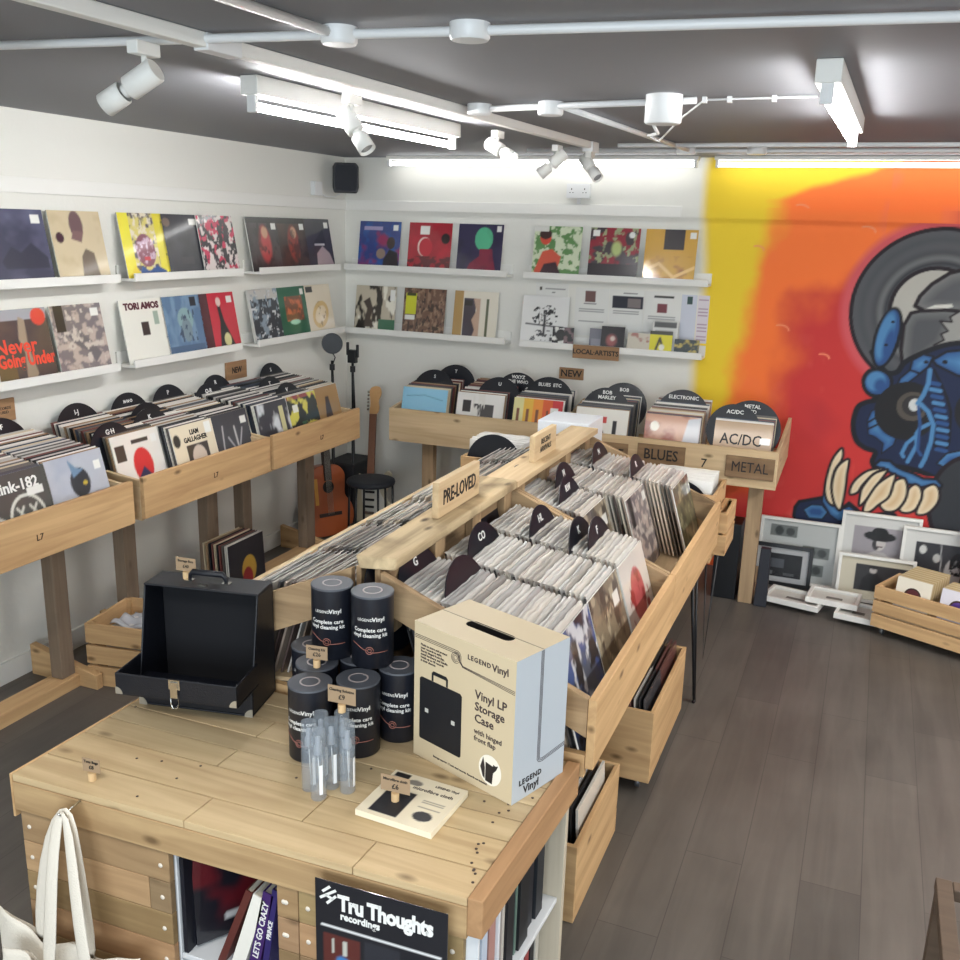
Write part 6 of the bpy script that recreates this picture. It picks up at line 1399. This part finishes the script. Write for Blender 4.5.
# ------------------------------------------------------------------ framed pictures against the mural
FW = mat('white_frame', S(226, 225, 220), .45)
def frame(x, y, w_, h_, lean, label, art, rz=0, fr=.018, d=.032, dark=False, z=0.001, flat=False):
    t = thing('framed_photograph', label, 'picture frame', (x, y, z), (-lean, 0, rz) if not flat else (-PI / 2 + .0, 0, rz))
    fm_ = BLACKM if dark else FW; hw_ = w_ / 2
    m = MB(); m.box(-hw_, -hw_ + fr, -d, 0, 0, h_); m.box(hw_ - fr, hw_, -d, 0, 0, h_); m.box(-hw_ + fr, hw_ - fr, -d, 0, 0, fr); m.box(-hw_ + fr, hw_ - fr, -d, 0, h_ - fr, h_); part(m, 'moulding', fm_, t, .001)
    n1, n2 = 56, int(56 * h_ / w_); c = Canvas(0, 1, 0, 1, n1, n2, S(232, 232, 228)); art(c)
    iw, ih = w_ - 2 * fr, h_ - 2 * fr
    m = MB(); m.add([(-iw / 2 + iw * i / (n1 - 1), -d * .45, fr + ih * j / (n2 - 1)) for j in range(n2) for i in range(n1)], [(j * n1 + i, j * n1 + i + 1, (j + 1) * n1 + i + 1, (j + 1) * n1 + i) for j in range(n2 - 1) for i in range(n1 - 1)], 0, [tuple(x_) for x_ in c.flat()])
    m.box(-iw / 2, iw / 2, -d * .44, -.002, fr, fr + ih, 0, (.8, .8, .8)); part(m, 'print', CARD, t)
    part(MB().box(-iw / 2, iw / 2, -d * .72, -d * .64, fr, fr + ih), 'glass', GLASS, t)
    return t
def f_notes(c): 
    c.a[:] = S(206, 210, 208)
    for (x, y) in ((.1, .72), (.55, .42), (.5, .12)): c.rect(x, y, x + .36, y + .2, S(120, 126, 124)); c.ell(x + .12, y + .1, .06, .08, S(60, 66, 66)); c.ell(x + .27, y + .1, .06, .07, S(70, 74, 74))
def f_hat(c):
    c.Y = (c.Y - .33) / .67; c.rect(.14, .22, .88, .80, S(176, 170, 176)); c.ell(.5, .5, .09, .17, S(222, 216, 212)); c.ell(.46, .46, .05, .12, S(60, 56, 60)); c.ell(.52, .5, .06, .12, S(222, 216, 212)); c.ell(.5, .62, .22, .1, S(22, 22, 26)); c.ell(.5, .70, .11, .1, S(18, 18, 22)); c.poly([(.28, .12), (.34, .24), (.46, .32), (.58, .3), (.7, .2), (.74, .12)], S(206, 202, 202))
    for x, y in ((.48, .53), (.55, .53)): c.ell(x, y, .014, .012, S(40, 36, 40))
    c.rect(.49, .41, .55, .425, S(90, 70, 72))
def f_singer(c):
    c.rect(.16, .14, .95, .84, S(52, 52, 58)); c.ell(.7, .46, .12, .2, S(200, 196, 194)); c.blot(S(16, 16, 18), .08, .1, 101, .3, .4, mask=(((c.X - .76) / .12) ** 2 + ((c.Y - .58) / .16) ** 2 < 1)); c.ell(.26, .74, .05, .06, S(226, 226, 222)); c.ell(.46, .64, .05, .06, S(206, 206, 202)); c.stroke([(.5, .84), (.55, .3)], .012, S(200, 200, 200)); c.poly([(.4, .14), (.42, .24), (.6, .28), (.75, .2), (.75, .14)], S(220, 220, 218)); c.ell(.24, .3, .12, .14, S(20, 20, 24))
def f_man(c):
    c.a[:] = S(222, 214, 192); c.rect(.2, .22, .95, .84, S(52, 50, 54)); c.ell(.46, .72, .05, .08, S(206, 200, 196)); c.poly([(.28, .22), (.32, .5), (.4, .64), (.52, .64), (.62, .5), (.66, .22)], S(18, 18, 22)); c.ell(.46, .79, .06, .04, S(20, 18, 20))
def f_black(c):
    c.a[:] = S(196, 198, 200); c.rect(.12, .14, .88, .84, S(24, 26, 32)); c.rect(.2, .2, .36, .3, S(110, 112, 116)); c.rect(.55, .2, .75, .28, S(80, 82, 86)); c.rect(.3, .4, .55, .66, S(84, 88, 96))
def f_small(c): c.a[:] = S(224, 222, 214); c.rect(.34, .36, .7, .56, S(120, 116, 108))
frame(-.260, 5.90, .47, .40, .12, 'large white frame with bank-note style prints, behind the black frame', f_notes)
frame(-.345, 5.82, .36, .255, .14, 'black frame with a dark mounted print, before the large white frame', f_black, dark=True, fr=.022, d=.025)
frame(.190, 5.92, .44, .49, .10, 'white frame with a photograph of a person in a wide black hat', f_hat)
bigf = frame(.52, 5.86, .42, .46, .12, 'white frame with a dark photograph of a curly haired performer', f_singer)
frame(.19, 5.76, .42, .28, .14, 'cream mounted photograph of a person in a black coat, below the hat picture', f_man)
frame(-.25, 5.40, .32, .22, 0, 'small white frame lying on the floor at the left', f_small, rz=-.2, flat=True, z=.031)
frame(-.03, 5.42, .28, .21, 0, 'small white frame lying on top of two other flat frames', f_small, rz=-.1, flat=True, z=.064)
frame(.10, 5.32, .22, .24, 0, 'small white frame lying on the floor beside the pine crate', f_small, rz=-.15, flat=True, z=.031)
tag(MB().hexa([(-.448, 5.40, 0), (-.375, 5.40, 0), (-.375, 5.46, 0), (-.448, 5.46, 0), (-.440, 5.44, .34), (-.385, 5.44, .34), (-.385, 5.48, .34), (-.440, 5.48, .34)]).build('dark_box', mat('dark_navy_box', S(26, 28, 38), .5), bevel=.004), 'narrow black box on the floor beside the rack leg', 'box')
# crate with 7 inch singles
sc_ = crate_box(-.03, 1.05, -.15, .15, .0, .28, 'long slatted pine crate of seven-inch singles on the floor before the frames', 'singles_crate', 1, 3)
sc_.location = (.250 + .53 * math.cos(-.42) , 5.30 - .53 * math.sin(.42) + .10, 0); sc_.rotation_euler = (0, 0, -.42)
def single_mesh(col, lab):
    m = MB(); m.box(-.09, .09, -.003, 0, 0, .18, 0, S(*col)); m.lathe([(.036, 0), (.036, .0006)], 20, 0, S(*lab), T((0, -.0032, .09)) @ RX(PI / 2)); m.lathe([(.045, 0), (.045, .0003)], 20, 0, S(60, 40, 40), T((0, -.0031, .09)) @ RX(PI / 2)); return m.mesh('single_record', [PRINT])
sm = [single_mesh((232, 226, 210), (90, 40, 50)), single_mesh((222, 220, 230), (70, 44, 120)), single_mesh((190, 166, 120), (60, 40, 34)), single_mesh((206, 186, 150), (40, 60, 90))]
ca_, sa_ = math.cos(-.42), math.sin(-.42)
def incrate(lx, ly): return (sc_.location.x + lx * ca_ - ly * sa_, sc_.location.y + lx * sa_ + ly * ca_)
for gi, (lx0, n_) in enumerate(((-.36, 15), (-.13, 9), (.12, 9), (.36, 6))):
    for k_ in range(n_):
        x, y = incrate(lx0, -.115 + k_ * .0165); o = bpy.data.objects.new('single_record', sm[gi % 2 if k_ == 0 else 2 + k_ % 2]); C.objects.link(o)
        o.location = (x, y, .168 + .001); o.rotation_euler = (-.16, 0, -.42)
        if k_ == 0: tag(o, ('cream single sleeve with a maroon label centre at the front of the slatted crate', 'white single sleeve with a purple label centre at the front of the slatted crate', 'cream single sleeve third in the slatted crate, out toward the right edge', 'pale single sleeve in the part of the slatted crate beyond the frame')[gi], 'record')
        else: tag(o, 'seven-inch single standing in the slatted crate behind the %s' % ('cream single with the maroon centre', 'white single with the purple centre', 'third front single', 'last front single')[gi], 'record', 'seven-inch singles, group behind the %s front sleeve' % ('first', 'second', 'third', 'fourth')[gi])
m = MB(); Mx = T((sc_.location.x, sc_.location.y, .0)) @ RZ(-.42)
m.box(-.50, .50, -.125, .125, .064, .167, 0, (1, 1, 1), Mx); tag(m.build('crate_insert', pale('X')), 'wooden false floor raising the singles inside the slatted crate', 'board')
# wooden picture at the right edge
frame(.86, 5.70, .42, .62, .10, 'brown wooden frame with a dark mixed picture at the right edge of the photo', lambda c: (c.a.__setitem__(slice(None), S(56, 50, 50)), c.blot(S(190, 186, 180), .15, .15, 111, .5, .6, mask=(c.Y < .35)), c.blot(S(150, 60, 50), .2, .2, 112, .55, .65, mask=(c.Y > .35))), fr=.04)
for o in C.objects:
    if o.get('label', '').startswith('brown wooden frame'):
        for ch in o.children:
            if ch.name.startswith('moulding'): ch.data.materials[0] = post('Z')
# dark wooden stand at the lower right
m0 = thing('wooden_stand', 'dark brown wooden rack frame cut off by the lower right edge of the photo', 'stand', (.555, 2.17, 0))
DB = wood('dark_stand', S(96, 80, 66), S(54, 42, 34), 'X', .6, 1, .5)
for dx in (-.205, .205):
    for dy in (-.29, .29): part(MB().box(dx - .018, dx + .018, dy - .018, dy + .018, 0, .42), 'leg', DB, m0, .003)
    part(MB().box(dx - .02, dx + .02, -.31, .31, .421, .455), 'rail', DB, m0, .003)
for dy in (-.29, .02, .29): part(MB().box(-.184, .184, dy - .02, dy + .02, .421, .455), 'rail', DB, m0, .003)
# crate under the left rack
lc = crate_box(-3.30, -2.94, 3.02, 3.36, .0, .30, 'slatted wooden crate of papers on the floor under the nearest left rack', 'fruit_crate', 0, 3)
lc.rotation_euler = (0, 0, .16); lc.location = (-2.98, 3.235, 0)
tag(MB().box(-3.09, -2.88, 3.12, 3.33, .02, .25, 0, S(210, 206, 200)).build('paper_stack', CARD), 'stack of white papers inside the slatted floor crate', 'papers')
m = MB(); m.grid(lambda u, v: (-3.08 + .2 * u, 3.14 + .17 * v, .268 + .012 * math.sin(u * 9 + v * 4) + .01 * math.sin(v * 13)), 16, 12); o = m.build('plastic_bag', mat('white_film', S(206, 208, 214), .25, alpha=.8)); tag(o, 'crumpled white plastic bag on the papers in the floor crate', 'bag'); s_ = o.modifiers.new('t', 'SOLIDIFY'); s_.thickness = .002
# foil / cleaning: strip light reflections come from the real tubes
